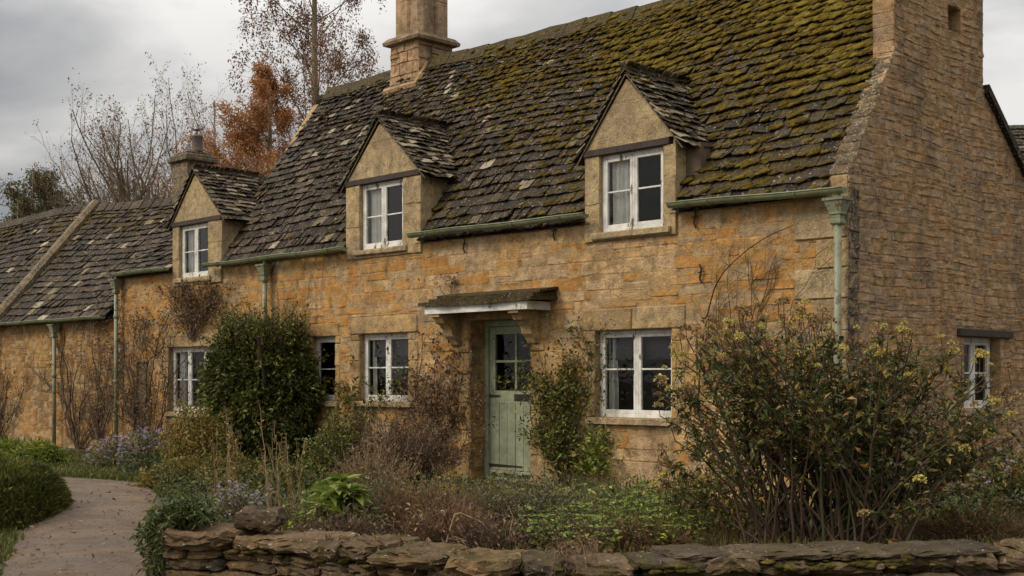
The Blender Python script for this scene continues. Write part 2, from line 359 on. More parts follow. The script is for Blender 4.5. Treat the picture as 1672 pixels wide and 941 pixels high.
L_hedge = leaf_mat('hedge_leaf', gain=1.7, stops=[(0, (0.022, 0.03, 0.010)), (0.5, (0.05, 0.062, 0.018)), (1, (0.12, 0.13, 0.035))])
L_trail = leaf_mat('trailing_leaf', [(0, (0.02, 0.035, 0.012)), (0.5, (0.05, 0.08, 0.026)), (0.9, (0.09, 0.125, 0.04)), (1, (0.10, 0.06, 0.05))])
L_rose = leaf_mat('rose_leaf', gain=1.7, stops=[(0, (0.02, 0.028, 0.01)), (0.5, (0.05, 0.065, 0.018)), (0.85, (0.10, 0.12, 0.03)), (1, (0.22, 0.14, 0.04))])
L_bedgrass = leaf_mat('bed_grass_blade', [(0, (0.03, 0.035, 0.012)), (0.4, (0.06, 0.07, 0.02)), (0.7, (0.10, 0.085, 0.03)), (1, (0.18, 0.115, 0.055))], .3, .7)
L_cover = leaf_mat('ground_cover_leaf', [(0, (0.018, 0.028, 0.010)), (0.5, (0.045, 0.07, 0.022)), (1, (0.09, 0.115, 0.035))])
L_con = leaf_mat('conifer_needle', [(0, (0.03, 0.034, 0.018)), (0.6, (0.06, 0.062, 0.028)), (1, (0.13, 0.10, 0.035))])
M_bark = simple('grey_bark', [(0, (0.12, 0.092, 0.06)), (1, (0.26, 0.205, 0.13))], .95, 20, .6)
M_twig = simple('brown_twig', [(0, (0.035, 0.022, 0.015)), (0.6, (0.085, 0.052, 0.033)), (1, (0.17, 0.12, 0.075))], .9, 25, .3)
M_stem = simple('shrub_stem', [(0, (0.05, 0.028, 0.018)), (0.5, (0.085, 0.05, 0.03)), (1, (0.06, 0.065, 0.025))], .8, 25, .3)
M_rusty = simple('rusty_stem', [(0, (0.07, 0.035, 0.02)), (.6, (0.15, 0.08, 0.04)), (1, (0.24, 0.15, 0.075))], .85, 25, .2)
M_straw = simple('dry_stalk', [(0, (0.16, 0.10, 0.05)), (1, (0.32, 0.22, 0.11))], .8, 25, .2)

# ------------------------------------------------------------------ foliage helpers
def leaves(mb, C, D, size, rng, asp=0.45, tint=None, curl=0.25, droop=0.0, jit=0.9):
    """leaf-shaped folded faces at C pointing along D (N,3)"""
    C = np.asarray(C, float); n = len(C)
    if n == 0: return
    D = np.asarray(D, float) + rng.randn(n, 3) * jit * 0.5; D[:, 2] -= droop
    D /= np.linalg.norm(D, axis=1)[:, None] + 1e-9
    S = np.cross(D, np.array([0, 0, 1.0]) + rng.randn(n, 3) * 0.45); S /= np.linalg.norm(S, axis=1)[:, None] + 1e-9
    Nn = np.cross(S, D)
    sz = (size * rng.uniform(0.55, 1.3, n))[:, None]; w = sz * asp * 0.5
    b = C; mid = C + D * sz * 0.5 - Nn * sz * 0.05; tip = C + D * sz - Nn * sz * curl * rng.uniform(-.3, 1, n)[:, None]
    l = C + D * sz * 0.42 + S * w + Nn * sz * 0.07; r = C + D * sz * 0.42 - S * w + Nn * sz * 0.07
    V = np.stack([b, l, tip, r, mid], 1).reshape(-1, 3); i = np.arange(n)[:, None] * 5
    F = np.concatenate([i + np.array([[0, 4, 1]]), i + np.array([[1, 4, 2]]), i + np.array([[0, 3, 4]]), i + np.array([[4, 3, 2]])], 0)
    t = rng.rand(n) if tint is None else np.clip(tint, 0, 1)
    mb.add(V, F, np.tile(t, 4))
def blades(mb, B, h, rng, w=0.006, lean=0.5, tint=None):
    n = len(B); h = np.asarray(h) * rng.uniform(.5, 1.3, n); a = rng.rand(n) * 2 * pi; l = rng.rand(n) * lean
    d = np.stack([np.cos(a), np.sin(a), np.zeros(n)], 1); s = np.stack([-np.sin(a), np.cos(a), np.zeros(n)], 1) * w
    up = np.array([0, 0, 1.0])
    m = B + d * (h * l * .35)[:, None] + up * (h * .6)[:, None]; t = B + d * (h * l)[:, None] + up * (h * (1 - l * .3))[:, None]
    V = np.stack([B - s, B + s, m + s * .7, m - s * .7, t], 1).reshape(-1, 3); i = np.arange(n)[:, None] * 5
    tt = rng.rand(n) if tint is None else tint
    mb.add(V, [i + np.array([[0, 1, 2, 3]]), i + np.array([[3, 2, 4]])], 0.5)
    mb.t[-2][:] = tt; mb.t[-1][:] = tt

def unit(v): v = np.asarray(v, float); return v / (np.linalg.norm(v) + 1e-9)
def grow(mb, p, d, L, r, lv, rng, par, tips, k=None):
    """recursive branch; par: list per level of dict(n, ang, len, wander, up)"""
    q = par[lv]; n = max(3, int(q.get('seg', 5))); pts = [np.array(p, float)]; d = unit(d); ds = [d]
    for i in range(n):
        d = unit(d + rng.randn(3) * q['wander'] + np.array([0, 0, 1]) * q['up'])
        pts.append(pts[-1] + d * L / n); ds.append(d)
    last = lv == len(par) - 1
    rr = np.linspace(r, r * (0.3 if not last else 0.35), n + 1)
    tube(mb, pts, rr, (7 if lv == 0 else 5 if lv == 1 else 3), rng.rand(), cap=False)
    if last:
        for i in range(1, n + 1): tips.append((pts[i], ds[i]))
        return
    c = par[lv + 1]; m = c['n'] if np.isscalar(c['n']) else rng.randint(c['n'][0], c['n'][1] + 1)
    for j in range(m):
        f = q.get('from', .3) + (1 - q.get('from', .3)) * (j + rng.rand()) / m; x = f * n; i = min(int(x), n - 1); w = x - i
        pp = pts[i] * (1 - w) + pts[i + 1] * w; dd = ds[min(i + 1, n)]
        a = unit(np.cross(dd, rng.randn(3))); an = radians(c['ang'] * rng.uniform(.7, 1.3))
        nd = dd * cos(an) + a * sin(an)
        tp = c.get('taper', 0.6)
        grow(mb, pp, nd, L * c['len'] * (1 - tp * f) * rng.uniform(.7, 1.25), np.interp(x, range(n + 1), rr) * c.get('rad', .55), lv + 1, rng, par, tips)

# ------------------------------------------------------------------ ground
def grid_sheet(name, lat, dep, zf, mat):
    LA, DE = np.meshgrid(lat, dep); Z = zf(LA, DE)
    V = CAMP[None, None] * np.array([1, 1, 0]) + FWD * DE[..., None] + RGT * LA[..., None]; V[..., 2] = Z
    a, b = LA.shape; i = np.arange(a - 1)[:, None] * b + np.arange(b - 1)[None]
    F = np.stack([i, i + 1, i + b + 1, i + b], -1).reshape(-1, 4)
    mb = MB(); mb.add(V.reshape(-1, 3), F); o = mb.build(name, mat, smooth=True); o['kind'] = 'structure'; return o
def earth_mat():
    m, nt, b = newmat('earth_and_turf')
    c = ramp(nt, noise(nt, 3, 8, .7), [(0.35, (0.035, 0.045, 0.014)), (0.5, (0.05, 0.05, 0.02)), (0.6, (0.06, 0.042, 0.026))])
    c = mix(nt, 1, c, ramp(nt, noise(nt, 40, 5), [(0.3, .5), (0.7, 1.4)]), 'MULTIPLY')
    nt.links.new(c, b.inputs['Base Color']); b.inputs['Roughness'].default_value = .95; bump(nt, b, noise(nt, 30, 6, .7), 1, .03); return m
M_earth = earth_mat()
mb = MB(); mb.add([(-700, -700, 0), (700, -700, 0), (700, 700, 0), (-700, 700, 0)], np.array([[0, 1, 2, 3]])); o = mb.build('ground', M_earth); o['kind'] = 'structure'
def soil_mat():
    m, nt, b = newmat('leaf_litter_soil')
    c = ramp(nt, noise(nt, 14, 8, .75), [(0.35, (0.025, 0.018, 0.012)), (0.5, (0.06, 0.04, 0.024)), (0.64, (0.12, 0.08, 0.045))])
    nt.links.new(c, b.inputs['Base Color']); b.inputs['Roughness'].default_value = .95; bump(nt, b, noise(nt, 40, 7, .75), 1, .04); return m
M_soil = soil_mat()
BD = [6.2, 8, 12.2, 15.6, 19]; BL = [-1.75, -2.25, -3.45, -4.35, -5.2]
WL = np.array([(-1.80, 6.66), (-1.24, 6.56), (-.82, 6.22), (-.39, 5.95), (.04, 5.84), (.6, 5.88), (1.19, 6.0), (2.54, 6.2), (4.4, 6.5), (9, 7.2)])
def bedz(la, de):
    left = np.interp(de, BD, BL)
    h = 0.42 * np.clip((12.5 - de) / 5.5, 0, 1) + 0.05
    return -0.05 + (h + .05) * np.clip((la - left) / 0.35, 0, 1) * np.clip((de - np.interp(la, WL[:, 0], WL[:, 1])) / .08, 0, 1) + 0.02 * np.sin(la * 5) * np.sin(de * 4)
grid_sheet('garden_bed', np.arange(-6, 9.01, 0.12), np.arange(6.05, 17.5, 0.15), bedz, M_soil)

def path_mat():
    m, nt, b = newmat('damp_gravel_track')
    c = ramp(nt, noise(nt, 1.3, 7, .65), [(0.35, (0.095, 0.058, 0.030)), (0.6, (0.175, 0.112, 0.060))])
    c = mix(nt, 1, c, ramp(nt, noise(nt, 70, 5, .7), [(0.3, .55), (0.7, 1.4)]), 'MULTIPLY')
    c = mix(nt, ramp(nt, noise(nt, 18, 6, .7), [(0.60, 0), (0.65, .8)]), c, (0.07, 0.045, 0.028)); c = mix(nt, ramp(nt, noise(nt, 120, 4, .8), [(0.60, 0), (0.64, .6)]), c, (0.36, 0.28, 0.2)); c = mix(nt, ramp(nt, noise(nt, .9, 5, .6, dist=1.), [(0.48, 0), (0.6, .55)]), c, (0.085, 0.058, 0.038))
    nt.links.new(c, b.inputs['Base Color'])
    nt.links.new(ramp(nt, noise(nt, 2.2, 6, .6), [(0.42, .38), (0.6, .85)]), b.inputs['Roughness']); bump(nt, b, noise(nt, 45, 8, .8), 1.0, .03); return m
# the track: left and right edges, (lateral, depth) in metres from where the visitor stands
TL = [(-3.0, 3.0), (-3.2, 6.0), (-3.62, 8.8), (-4.05, 10.2), (-4.55, 11.6), (-5.3, 13.5), (-6.4, 15.3), (-8.2, 16.2), (-12, 16.3), (-22, 15.0)]
TR = [(0.2, 3.0), (-1.2, 6.0), (-2.45, 8.6), (-2.95, 10.4), (-3.5, 12.2), (-4.1, 14.5), (-4.9, 16.6), (-6.6, 17.7), (-11, 18.6), (-22, 18.2)]
def smooth_line(P_, n=60):
    P_ = np.array(P_, float); t = np.linspace(0, 1, len(P_)); u = np.linspace(0, 1, n)
    a = np.stack([np.interp(u, t, P_[:, 0]), np.interp(u, t, P_[:, 1])], 1)
    for _ in range(3): a[1:-1] = (a[:-2] + 2 * a[1:-1] + a[2:]) / 4
    return a
A = smooth_line(TL); B = smooth_line(TR); rng = RS(3)
A += rng.randn(*A.shape) * .02; B += rng.randn(*B.shape) * .02
V = []; NW = 8
for a, b in zip(A, B):
    for k in range(NW + 1):
        f = k / NW; q = a * (1 - f) + b * f; V.append(CL(q[0], q[1], 0.008 + 0.05 * sin(pi * f) ** .7))
i = np.arange(59)[:, None] * (NW + 1) + np.arange(NW)[None]
pb_ = MB(); rg = RS(9)
for k in range(2400):
    u_ = rg.rand() ** 1.3 * 45; i_ = int(u_) + 8; f = rg.rand() if rg.rand() < .45 else (rg.beta(.5, 2.5) if rg.rand() < .5 else 1 - rg.beta(.5, 2.5)); q = A[i_] * (1 - f) + B[i_] * f + rg.randn(2) * .05; a_ = rg.uniform(.003, .008)
    pb_.add(CL(q[0], q[1], .008 + .05 * sin(pi * min(1, max(0, f))) ** .7 + a_ * .2) + CUV3 / np.linalg.norm(CUV3, axis=1)[:, None] * [a_ * rg.uniform(.8, 1.5), a_, a_ * .6], CUQ3, rg.rand())
o = pb_.build('gravel', simple('loose_gravel', [(0, (0.07, 0.048, 0.032)), (.6, (0.17, 0.12, 0.08)), (1, (0.33, 0.26, 0.19))], .9, 40, .3)); o['kind'] = 'stuff'
mb = MB(); mb.add(V, np.stack([i, i + 1, i + NW + 2, i + NW + 1], -1).reshape(-1, 4)); o = mb.build('path', path_mat(), smooth=True); o['kind'] = 'structure'
#@@PART2
# ------------------------------------------------------------------ walls of laid stones
def sag(x): return 0.035 * np.sin(x * 0.9 + 0.5) + 0.02 * np.sin(x * 2.3)
SG = np.arange(8.); TG = np.arange(7.)
def stone_patch(mb, m3, u0, u1, z0a, z1a, z0b, z1b, out, rng, tint, moss=0.0, rough=0.006):
    """a laid stone with eased edges; z0a..z1a at u0, z0b..z1b at u1"""
    j = 0.006; S, T = np.meshgrid(SG, TG); W_ = u1 - u0; Hh = max(1e-3, (z1a - z0a + z1b - z0b) / 2)
    ew = min(.3, .008 / W_); eh = min(.3, .007 / Hh)
    S = np.interp(S, SG, [0, ew, 2.2 * ew, .37, .64, 1 - 2.2 * ew, 1 - ew, 1]); T = np.interp(T, TG, [0, eh, 2.2 * eh, .5, 1 - 2.2 * eh, 1 - eh, 1])
    c = rng.uniform(-j, j, 8)
    ua = u0 + c[0] * (1 - T) + c[1] * T; ub = u1 + c[2] * (1 - T) + c[3] * T
    U = ua + (ub - ua) * S
    za = z0a + (z0b - z0a) * S + c[4] * (1 - S) + c[5] * S; zb = z1a + (z1b - z1a) * S + c[6] * (1 - S) + c[7] * S
    Z = za + (zb - za) * T
    O = np.full(S.shape, out) + rng.randn(*S.shape) * rough + (S - .5) * rng.uniform(-.012, .012) + (T - .5) * rng.uniform(-.012, .012)
    ed = (S <= 0) | (S >= 1) | (T <= 0) | (T >= 1); O[ed] = -0.0015
    V = m3(U.ravel(), Z.ravel(), O.ravel())
    a, b = S.shape; i = np.arange(a - 1)[:, None] * b + np.arange(b - 1)[None]
    mb.add(V, np.stack([i, i + 1, i + b + 1, i + b], -1).reshape(-1, 4), tint, moss)
def subtract(iv, cuts):
    for (a, b) in cuts:
        nv = []
        for (s, e_) in iv:
            if b <= s or a >= e_: nv.append((s, e_)); continue
            if a > s: nv.append((s, a))
            if b < e_: nv.append((b, e_))
        iv = nv
    return iv
def lay(mb, m3, ext, z0, z1, holes, rng, hc, lc, tintf, gap=0.0045, out=0.0022, rough=.0032, top=None, mossf=None, courses=None):
    """lay coursed stones. ext(z)->(ua,ub) wall extent; holes = rects (ua,ub,za,zb)"""
    z = z0
    while z < z1 - .02:
        h = rng.uniform(*hc); h = min(h, z1 - z)
        if z1 - z - h < .04: h = z1 - z
        ua, ub = ext(z + h / 2); ed = set([ua, ub])
        for (a, b, c, d_) in holes:
            if c < z + h and d_ > z: ed.add(min(max(a, ua), ub)); ed.add(min(max(b, ua), ub))
        ed = sorted(ed)
        # merge neighbouring spans with the same free band
        spans = []
        for a, b in zip(ed[:-1], ed[1:]):
            if b - a < .01: continue
            m_ = (a + b) / 2; zz = [(z, z + h)]
            zz = subtract(zz, [(c, d_) for (p, q, c, d_) in holes if p < m_ < q])
            for (s, e_) in zz:
                if e_ - s < .022: continue
                if spans and abs(spans[-1][1] - a) < 1e-6 and abs(spans[-1][2] - s) < 1e-6 and abs(spans[-1][3] - e_) < 1e-6: spans[-1][1] = b
                else: spans.append([a, b, s, e_])
        for (a, b, s, e_) in spans:
            u = a
            while u < b - .02:
                l = rng.uniform(*lc) * (1.0 if h > hc[0] * 1.2 else .8); 
                if b - u - l < lc[0] * .5: l = b - u
                sa, ea, sb, eb = s, e_, s, e_
                if top is not None:
                    ta, tb = top(u), top(u + l)
                    if min(ta, tb) < e_ + .001:
                        ea, eb = min(e_, ta), min(e_, tb)
                        if ea - s < .01 and eb - s < .01: u += l; continue
                        ea = max(ea, s + .004); eb = max(eb, s + .004)
                t = tintf(u + l / 2, (s + e_) / 2, rng)
                sp = (rng.rand() < .16 and h > .12 and l < .5)
                mo = mossf(u, s) if mossf else 0.0
                if sp:   # two thin stones in the height of one
                    k = rng.uniform(.4, .6)
                    stone_patch(mb, m3, u + gap / 2, u + l - gap / 2, sa + gap / 2, sa + (ea - sa) * k - gap / 2, sb + gap / 2, sb + (eb - sb) * k - gap / 2, out * rng.uniform(.4, 1.6), rng, t, mo, rough)
                    stone_patch(mb, m3, u + gap / 2, u + l - gap / 2, sa + (ea - sa) * k + gap / 2, ea - gap / 2, sb + (eb - sb) * k + gap / 2, eb - gap / 2, out * rng.uniform(.4, 1.6), rng, tintf(u, s, rng), mo, rough)
                else:
                    stone_patch(mb, m3, u + gap / 2, u + l - gap / 2, sa + gap / 2, ea - gap / 2, sb + gap / 2, eb - gap / 2, out * rng.uniform(.4, 1.6), rng, t, mo, rough)
                u += l
        z += h
def m_front(u, z, o): return np.stack([u, -o, z], 1)
def m_gab2(u, z, o):
    return np.stack([o, u, z + (.012 * np.sin(u * 2.3 + z * 1.3) + .005 * np.sin(u * 8.3 + z * 5)) * np.clip(z * 2, 0, 1)], 1)
def m_gable(u, z, o): return np.stack([o, u, z], 1)
def sheet_with_holes(mb, m3, ua, ub, za, zb, holes, out, depth):
    us = sorted(set([ua, ub] + [min(max(x, ua), ub) for h in holes for x in h[:2]])); zs = sorted(set([za, zb] + [min(max(x, za), zb) for h in holes for x in h[2:4]]))
    for a, b in zip(us[:-1], us[1:]):
        for c, d_ in zip(zs[:-1], zs[1:]):
            if b - a < 1e-6 or d_ - c < 1e-6: continue
            x, y = (a + b) / 2, (c + d_) / 2
            if any(h[0] < x < h[1] and h[2] < y < h[3] for h in holes): continue
            mb.add(m3(np.array([a, b, b, a]), np.array([c, c, d_, d_]), np.full(4, out)), np.array([[0, 1, 2, 3]]), .5)
    for h in holes:
        if h[3] > 8: continue
        a, b, c, d_ = h[:4]; dp = h[4] if len(h) > 4 else depth
        for (p, q) in (((a, c), (b, c)), ((b, c), (b, d_)), ((b, d_), (a, d_)), ((a, d_), (a, c))):
            mb.add(m3(np.array([p[0], q[0], q[0], p[0]]), np.array([p[1], q[1], q[1], p[1]]), np.array([out, out, out - dp, out - dp])), np.array([[0, 1, 2, 3]]), .6)

# ------------------------------------------------------------------ the cottage
HOUSE = thing('cottage', (-6, 0, 0), 'long honey-coloured stone cottage with mossy slate roof, three gabled dormers and a pale green door', 'cottage')
WIN = [  # x0, x1, z0, z1, lights, recess
    (-3.39, -2.23, 0.93, 1.96, 2), (-7.97, -6.86, 1.06, 2.03, 2), (-9.16, -8.55, 1.05, 2.02, 1), (-13.47, -11.80, 0.80, 1.93, 3)]
DW = [(-3.30, -2.33, 3.12, 4.04, 2), (-7.93, -6.95, 3.25, 4.20, 2), (-13.05, -12.10, 3.13, 4.04, 2)]
DORM = [dict(x0=-3.53, x1=-2.15, xa=-2.87, zb=3.02, ze=4.12, za=4.96), dict(x0=-8.26, x1=-6.56, xa=-7.46, zb=3.13, ze=4.26, za=5.10), dict(x0=-13.28, x1=-11.66, xa=-12.52, zb=3.0, ze=4.13, za=4.95)]
DOOR = (-5.60, -4.47, 0.04, 2.16)
EZ = 3.33; SL = 1.472; RY = 2.106; RZ = EZ + SL * RY
rng = RS(11)
openings = [(a, b, c, d_) for (a, b, c, d_, n) in WIN] + [DOOR + (0.30,)] + [(-14.63, -14.22, .62, 1.68, .12)]
# dressed pieces: (x0,x1,z0,z1,out,tint)
dress = []
dkeys = {}
for k, (a, b, c, d_, n) in enumerate(WIN):
    dstart = len(dress)
    hh = (.26, .25, .2, .22)[k]; ov = (.2, .2, .1, .18)[k]
    if k in (0, 3): dress.append((a - ov, (a + b) / 2, d_, d_ + hh, .018, .42)); dress.append(((a + b) / 2, b + ov, d_, d_ + hh, .02, .58))
    else: dress.append((a - ov, b + ov, d_, d_ + hh, .018, .4 if k == 1 else .3))
    z = c
    while z < d_ - .05:        # jamb blocks
        h = min(rng.uniform(.24, .36), d_ - z)
        if d_ - z - h < .1: h = d_ - z
        wl_ = rng.uniform(.12, .26) if k != 2 else .10; wr_ = rng.uniform(.12, .26) if k != 2 else .12
        dress.append((a - wl_, a, z, z + h, .014, rng.uniform(.25, .7))); dress.append((b, b + wr_, z, z + h, .014, rng.uniform(.25, .7))); z += h
    for q_ in range(dstart, len(dress)): dkeys[q_] = 'window_surround%d' % k
z = DOOR[2]
while z < DOOR[3] - .05:
    h = min(rng.uniform(.26, .4), DOOR[3] - z)
    if DOOR[3] - z - h < .12: h = DOOR[3] - z
    dress.append((DOOR[0] - rng.uniform(.2, .34), DOOR[0], z, z + h, .016, rng.uniform(.1, .5))); dress.append((DOOR[1], DOOR[1] + rng.uniform(.2, .36), z, z + h, .016, rng.uniform(.2, .65))); z += h
dress.append((DOOR[0] - .3, DOOR[1] + .3, DOOR[3], DOOR[3] + .22, .016, .45))
# quoins at the right-hand corner
z = 0
ql = []
kq = 0
while z < 3.28:
    h = rng.uniform(.26, .36); h = min(h, 3.30 - z); w = .62 if kq % 2 else .36
    dress.append((-w, 0, z, z + h, .016, rng.uniform(.5, .85))); ql.append((z, z + h, .36 if kq % 2 else .62)); z += h; kq += 1
holes = [(h[0], h[1], h[2], h[3]) for h in openings] + [(d_[0], d_[1], d_[2], d_[3]) for d_ in dress]
sills = [(a - .12, b + .12, c - .085, c) for (a, b, c, d_, n) in WIN]
holes += sills
for D in DORM: holes.append((D['x0'], D['x1'], D['zb'], 9))
for (a, b, c, d_, n) in DW: holes.append((a - .13, b + .13, c - .1, c))
def ftint(x, z, r):
    q = r.rand()
    cream = 0.45
    if -2.4 < x < -.4 and 1.9 < z < 3.1: cream = .12
    elif -6.3 < x < -2.0 and z > 2.3: cream = .62
    elif z > 3.05: cream = .2
    elif x > -4.2 and z < .95: cream = .72
    elif x < -8.3: cream = .18
    elif x < -6: cream = .35
    if q < cream: return r.uniform(.45, .88)
    if q < cream + .07: return r.uniform(.88, 1)
    return r.uniform(0, .38)
wall = MB(); back = MB()
EZW = 3.31
sheet_with_holes(back, m_front, -15.42, 0, -.3, EZW, openings + [(D['x0'] + .01, D['x1'] - .01, D['zb'] + .02, 9) for D in DORM], -.0, .2)
o_wall = back.build('wall', M_mort, HOUSE)
lay(wall, m_front, lambda z: (-15.42, 0), -.1, EZW, holes, rng, (.09, .215), (.18, .62), ftint)
wall.build('stonework', M_fac, o_wall, smooth=True)
# dressed stones, reveals
ds_ = MB()
dsets = {}
for q_, (a, b, c, d_, out, t) in enumerate(dress):
    kk = dkeys.get(q_, 'quoins' if b == 0 else 'door_surround')
    stone_patch(dsets.setdefault(kk, MB()), m_front, a + .003, b - .003, c + .003, d_ - .003, c + .003, d_ - .003, out, rng, t, 0, .0035)
def m_reveal(x): return lambda u, z, o: np.stack([x + o, u, z], 1)
z = DOOR[2]
while z < DOOR[3] - .03:    # coursed reveal stones beside the door
    h = min(rng.uniform(.11, .26), DOOR[3] - z)
    if DOOR[3] - z - h < .08: h = DOOR[3] - z
    stone_patch(ds_, m_reveal(DOOR[0]), .0, .27, z + .004, z + h - .004, z + .004, z + h - .004, .01, rng, rng.uniform(0, .5), 0, .008); z += h
ds_.build('door_reveal', M_ash, o_wall, smooth=True)
for kk, q_ in dsets.items(): q_.build(kk.rstrip('0123456789'), M_ash, o_wall, smooth=True)

# gable wall
CH0, CH1 = 0.93, 3.03
def prof(y):
    if y < CH0: return EZ + .10 + SL * (y + .02)
    if y < CH1: return 7.55
    return 4.78 - .775 * (y - CH1)
GW = (2.54, 3.50, 1.04, 1.87); GN = (2.15, 2.46, 5.32, 5.60)
gb = MB(); n_ = 40
def gpoly(mb, x):
    ys = [0, .3, .6, CH0 - 1e-4, CH0, CH1, CH1 + 1e-4, 3.6, 4.3, 4.9]
    return ys
ghol = [GW + (.22,), GN + (.3,)]
us = [0, .3, .6, CH0, GN[0], GN[1], GW[0], CH1, GW[1], 4.2, 4.9]; 
for a, b in zip(us[:-1], us[1:]):
    ta, tb = prof(a + 1e-4), prof(b - 1e-4); segs = [(-.3, None)]
    hs = sorted([(h[2], h[3]) for h in ghol if h[0] - 1e-6 <= a and b <= h[1] + 1e-6])
    lo = -.3
    for (c, d_) in hs:
        gb.add(m_gable(np.array([a, b, b, a]), np.array([lo, lo, c, c]), np.zeros(4) - .002), np.array([[0, 1, 2, 3]])); lo = d_
    gb.add(m_gable(np.array([a, b, b, a]), np.array([lo, lo, tb, ta]), np.zeros(4) - .002), np.array([[0, 1, 2, 3]]))
for h in ghol:
    a, b, c, d_, dp = h
    for (p, q) in (((a, c), (b, c)), ((b, c), (b, d_)), ((b, d_), (a, d_)), ((a, d_), (a, c))):
        gb.add(m_gable(np.array([p[0], q[0], q[0], p[0]]), np.array([p[1], q[1], q[1], p[1]]), np.array([0, 0, -dp, -dp])), np.array([[0, 1, 2, 3]]))
# niche back
gb.add(m_gable(np.array([GN[0], GN[1], GN[1], GN[0]]), np.array([GN[2], GN[2], GN[3], GN[3]]), np.zeros(4) - .3), np.array([[0, 1, 2, 3]]), 0.)
# parapet inner side and top, thickness .37
TH = .22
def slabx(mb, poly, x0, x1):
    n = len(poly); V = [(x0, y, z) for y, z in poly] + [(x1, y, z) for y, z in poly]
    mb.add(V, [np.arange(n)[None], (np.arange(n)[::-1] + n)[None], np.stack([np.arange(n), (np.arange(n) + 1) % n, (np.arange(n) + 1) % n + n, np.arange(n) + n], 1)])
slabx(gb, [(-.0, 3.1), (0, EZ + .10), (CH0, prof(CH0 - .001)), (CH0, 4.0), (.4, 3.1)], -TH, -.01)
slabx(gb, [(CH1, 3.5), (CH1, 4.76), (4.9, 3.31), (4.9, 3.1)], -TH, -.01)
gm = gb.build('gable_wall', M_mort, HOUSE)
st = MB(); rng = RS(21)
ghole = [GW, GN, (GW[0] - .2, GW[1] + .3, GW[3], GW[3] + .1), (GW[0] - .08, GW[1] + .08, GW[2] - .07, GW[2])]
gq = []
for (a, b, w) in ql: gq.append((0, w * .32 + .05, a, b))
def gtint(y, z, r):
    q = r.rand()
    if z > 4.9: return r.uniform(.1, .75)
    if y < .5: return r.uniform(.6, 1.0)
    return r.uniform(0, .85) if q < .93 else r.uniform(.85, 1)
def gext(z):
    a = 0.0; b = 4.9
    if z > EZ + .12: a = min((z - EZ - .12) / SL, CH0)
    if z > 3.33: b = max(CH1, CH1 + (4.78 - z) / .775)
    if z > 4.78: b = CH1
    return a, b
cs = MB()
gq = [(0, .21, -.2, 3.32)]
lay(cs, m_gab2, lambda z: (0, .21), -.1, 3.32, [], rng, (.09, .24), (.10, .21), lambda a, b, r: r.uniform(.2, 1), out=.004, rough=.007)
lay(st, m_gab2, gext, -.1, 7.5, ghole + gq, rng, (.045, .115), (.08, .32), gtint, out=.003, rough=.0045, gap=.006)
# front face and coping stones of the parapet, outer faces of the stack
def m_back(yv): return lambda u, z, o: np.stack([u, np.full(len(u), yv) - o, z], 1)
lay(st, m_back(CH0), lambda z: (-.25, 0), 4.55, 7.5, [], rng, (.10, .2), (.18, .34), lambda a, b, r: r.uniform(.2, .8))
lay(st, lambda u, z, o: np.stack([-.25 - o, u, z], 1), lambda z: (CH0, CH0 + .5), 4.9, 7.5, [], rng, (.10, .2), (.18, .4), lambda a, b, r: r.uniform(.2, .8))
cpm = MB(); s_ = 0; Lc = math.hypot(CH0, CH0 * SL)
while s_ < Lc - .05:      # coping on the front verge
    l = min(rng.uniform(.09, .17), Lc - s_); f0, f1 = s_ / Lc, (s_ + l) / Lc
    def mc(u, z, o, f0=f0, f1=f1):
        y = CH0 * z; return np.stack([u, y - o * .82, EZ + .10 + SL * (y + .02) + o * .57], 1)
    stone_patch(cpm, mc, -TH, .012, f0 + .002, f1 - .002, f0 + .002, f1 - .002, rng.uniform(.0, .012), rng, rng.uniform(.3, .95), .4, .010); s_ += l
st.build('stonework', M_gab, gm, smooth=True); cs.build('corner_stones', M_lich, gm, smooth=True); cpm.build('coping', M_lich, gm, smooth=True)
# rear slope verge of the gable
rv = MB()
hexa(rv, [(-12, CH1 + .02, 4.74), (.07, CH1 + .02, 4.74), (.07, 5.1, 3.13), (-12, 5.1, 3.13), (-12, CH1 + .02, 4.84), (.07, CH1 + .02, 4.84), (.07, 5.1, 3.23), (-12, 5.1, 3.23)], .3)
hexa(rv, [(-12, RY, RZ - .02), (-.57, RY, RZ - .02), (-.57, CH1 + .02, 4.74), (-12, CH1 + .02, 4.74), (-12, RY, RZ + .05), (-.57, RY, RZ + .05), (-.57, CH1 + .02, 4.84), (-12, CH1 + .02, 4.84)], .3)
rv.build('rear_roof', M_slate, HOUSE)
# solid core of the stack and its cap
cb = MB(); box(cb, (-.24, CH0 + .01, 4.4), (-.012, GN[0] - .01, 7.5), .5); box(cb, (-.24, GN[1] + .01, 4.4), (-.012, CH1 - .01, 7.5), .5); box(cb, (-.24, GN[0] - .01, GN[3] + .01), (-.012, GN[1] + .01, 7.5), .5); box(cb, (-.9, 1.75, 5.8), (-.25, CH1 - .01, 7.5), .5); box(cb, (-.66, CH0 - .1, 7.5), (.1, CH1 + .1, 7.62), .7, b=.02); box(cb, (-.6, CH0 - .04, 7.62), (.04, CH1 + .04, 7.85), .5, b=.02)
cb.build('gable_chimney', M_gab, HOUSE)
bk = MB(); box(bk, (-15.4, 4.7, -.3), (-.4, 4.85, 3.3)); box(bk, (-15.45, .25, -.3), (-15.3, 4.7, 3.3)); bk.build('back_wall', M_mort, HOUSE)

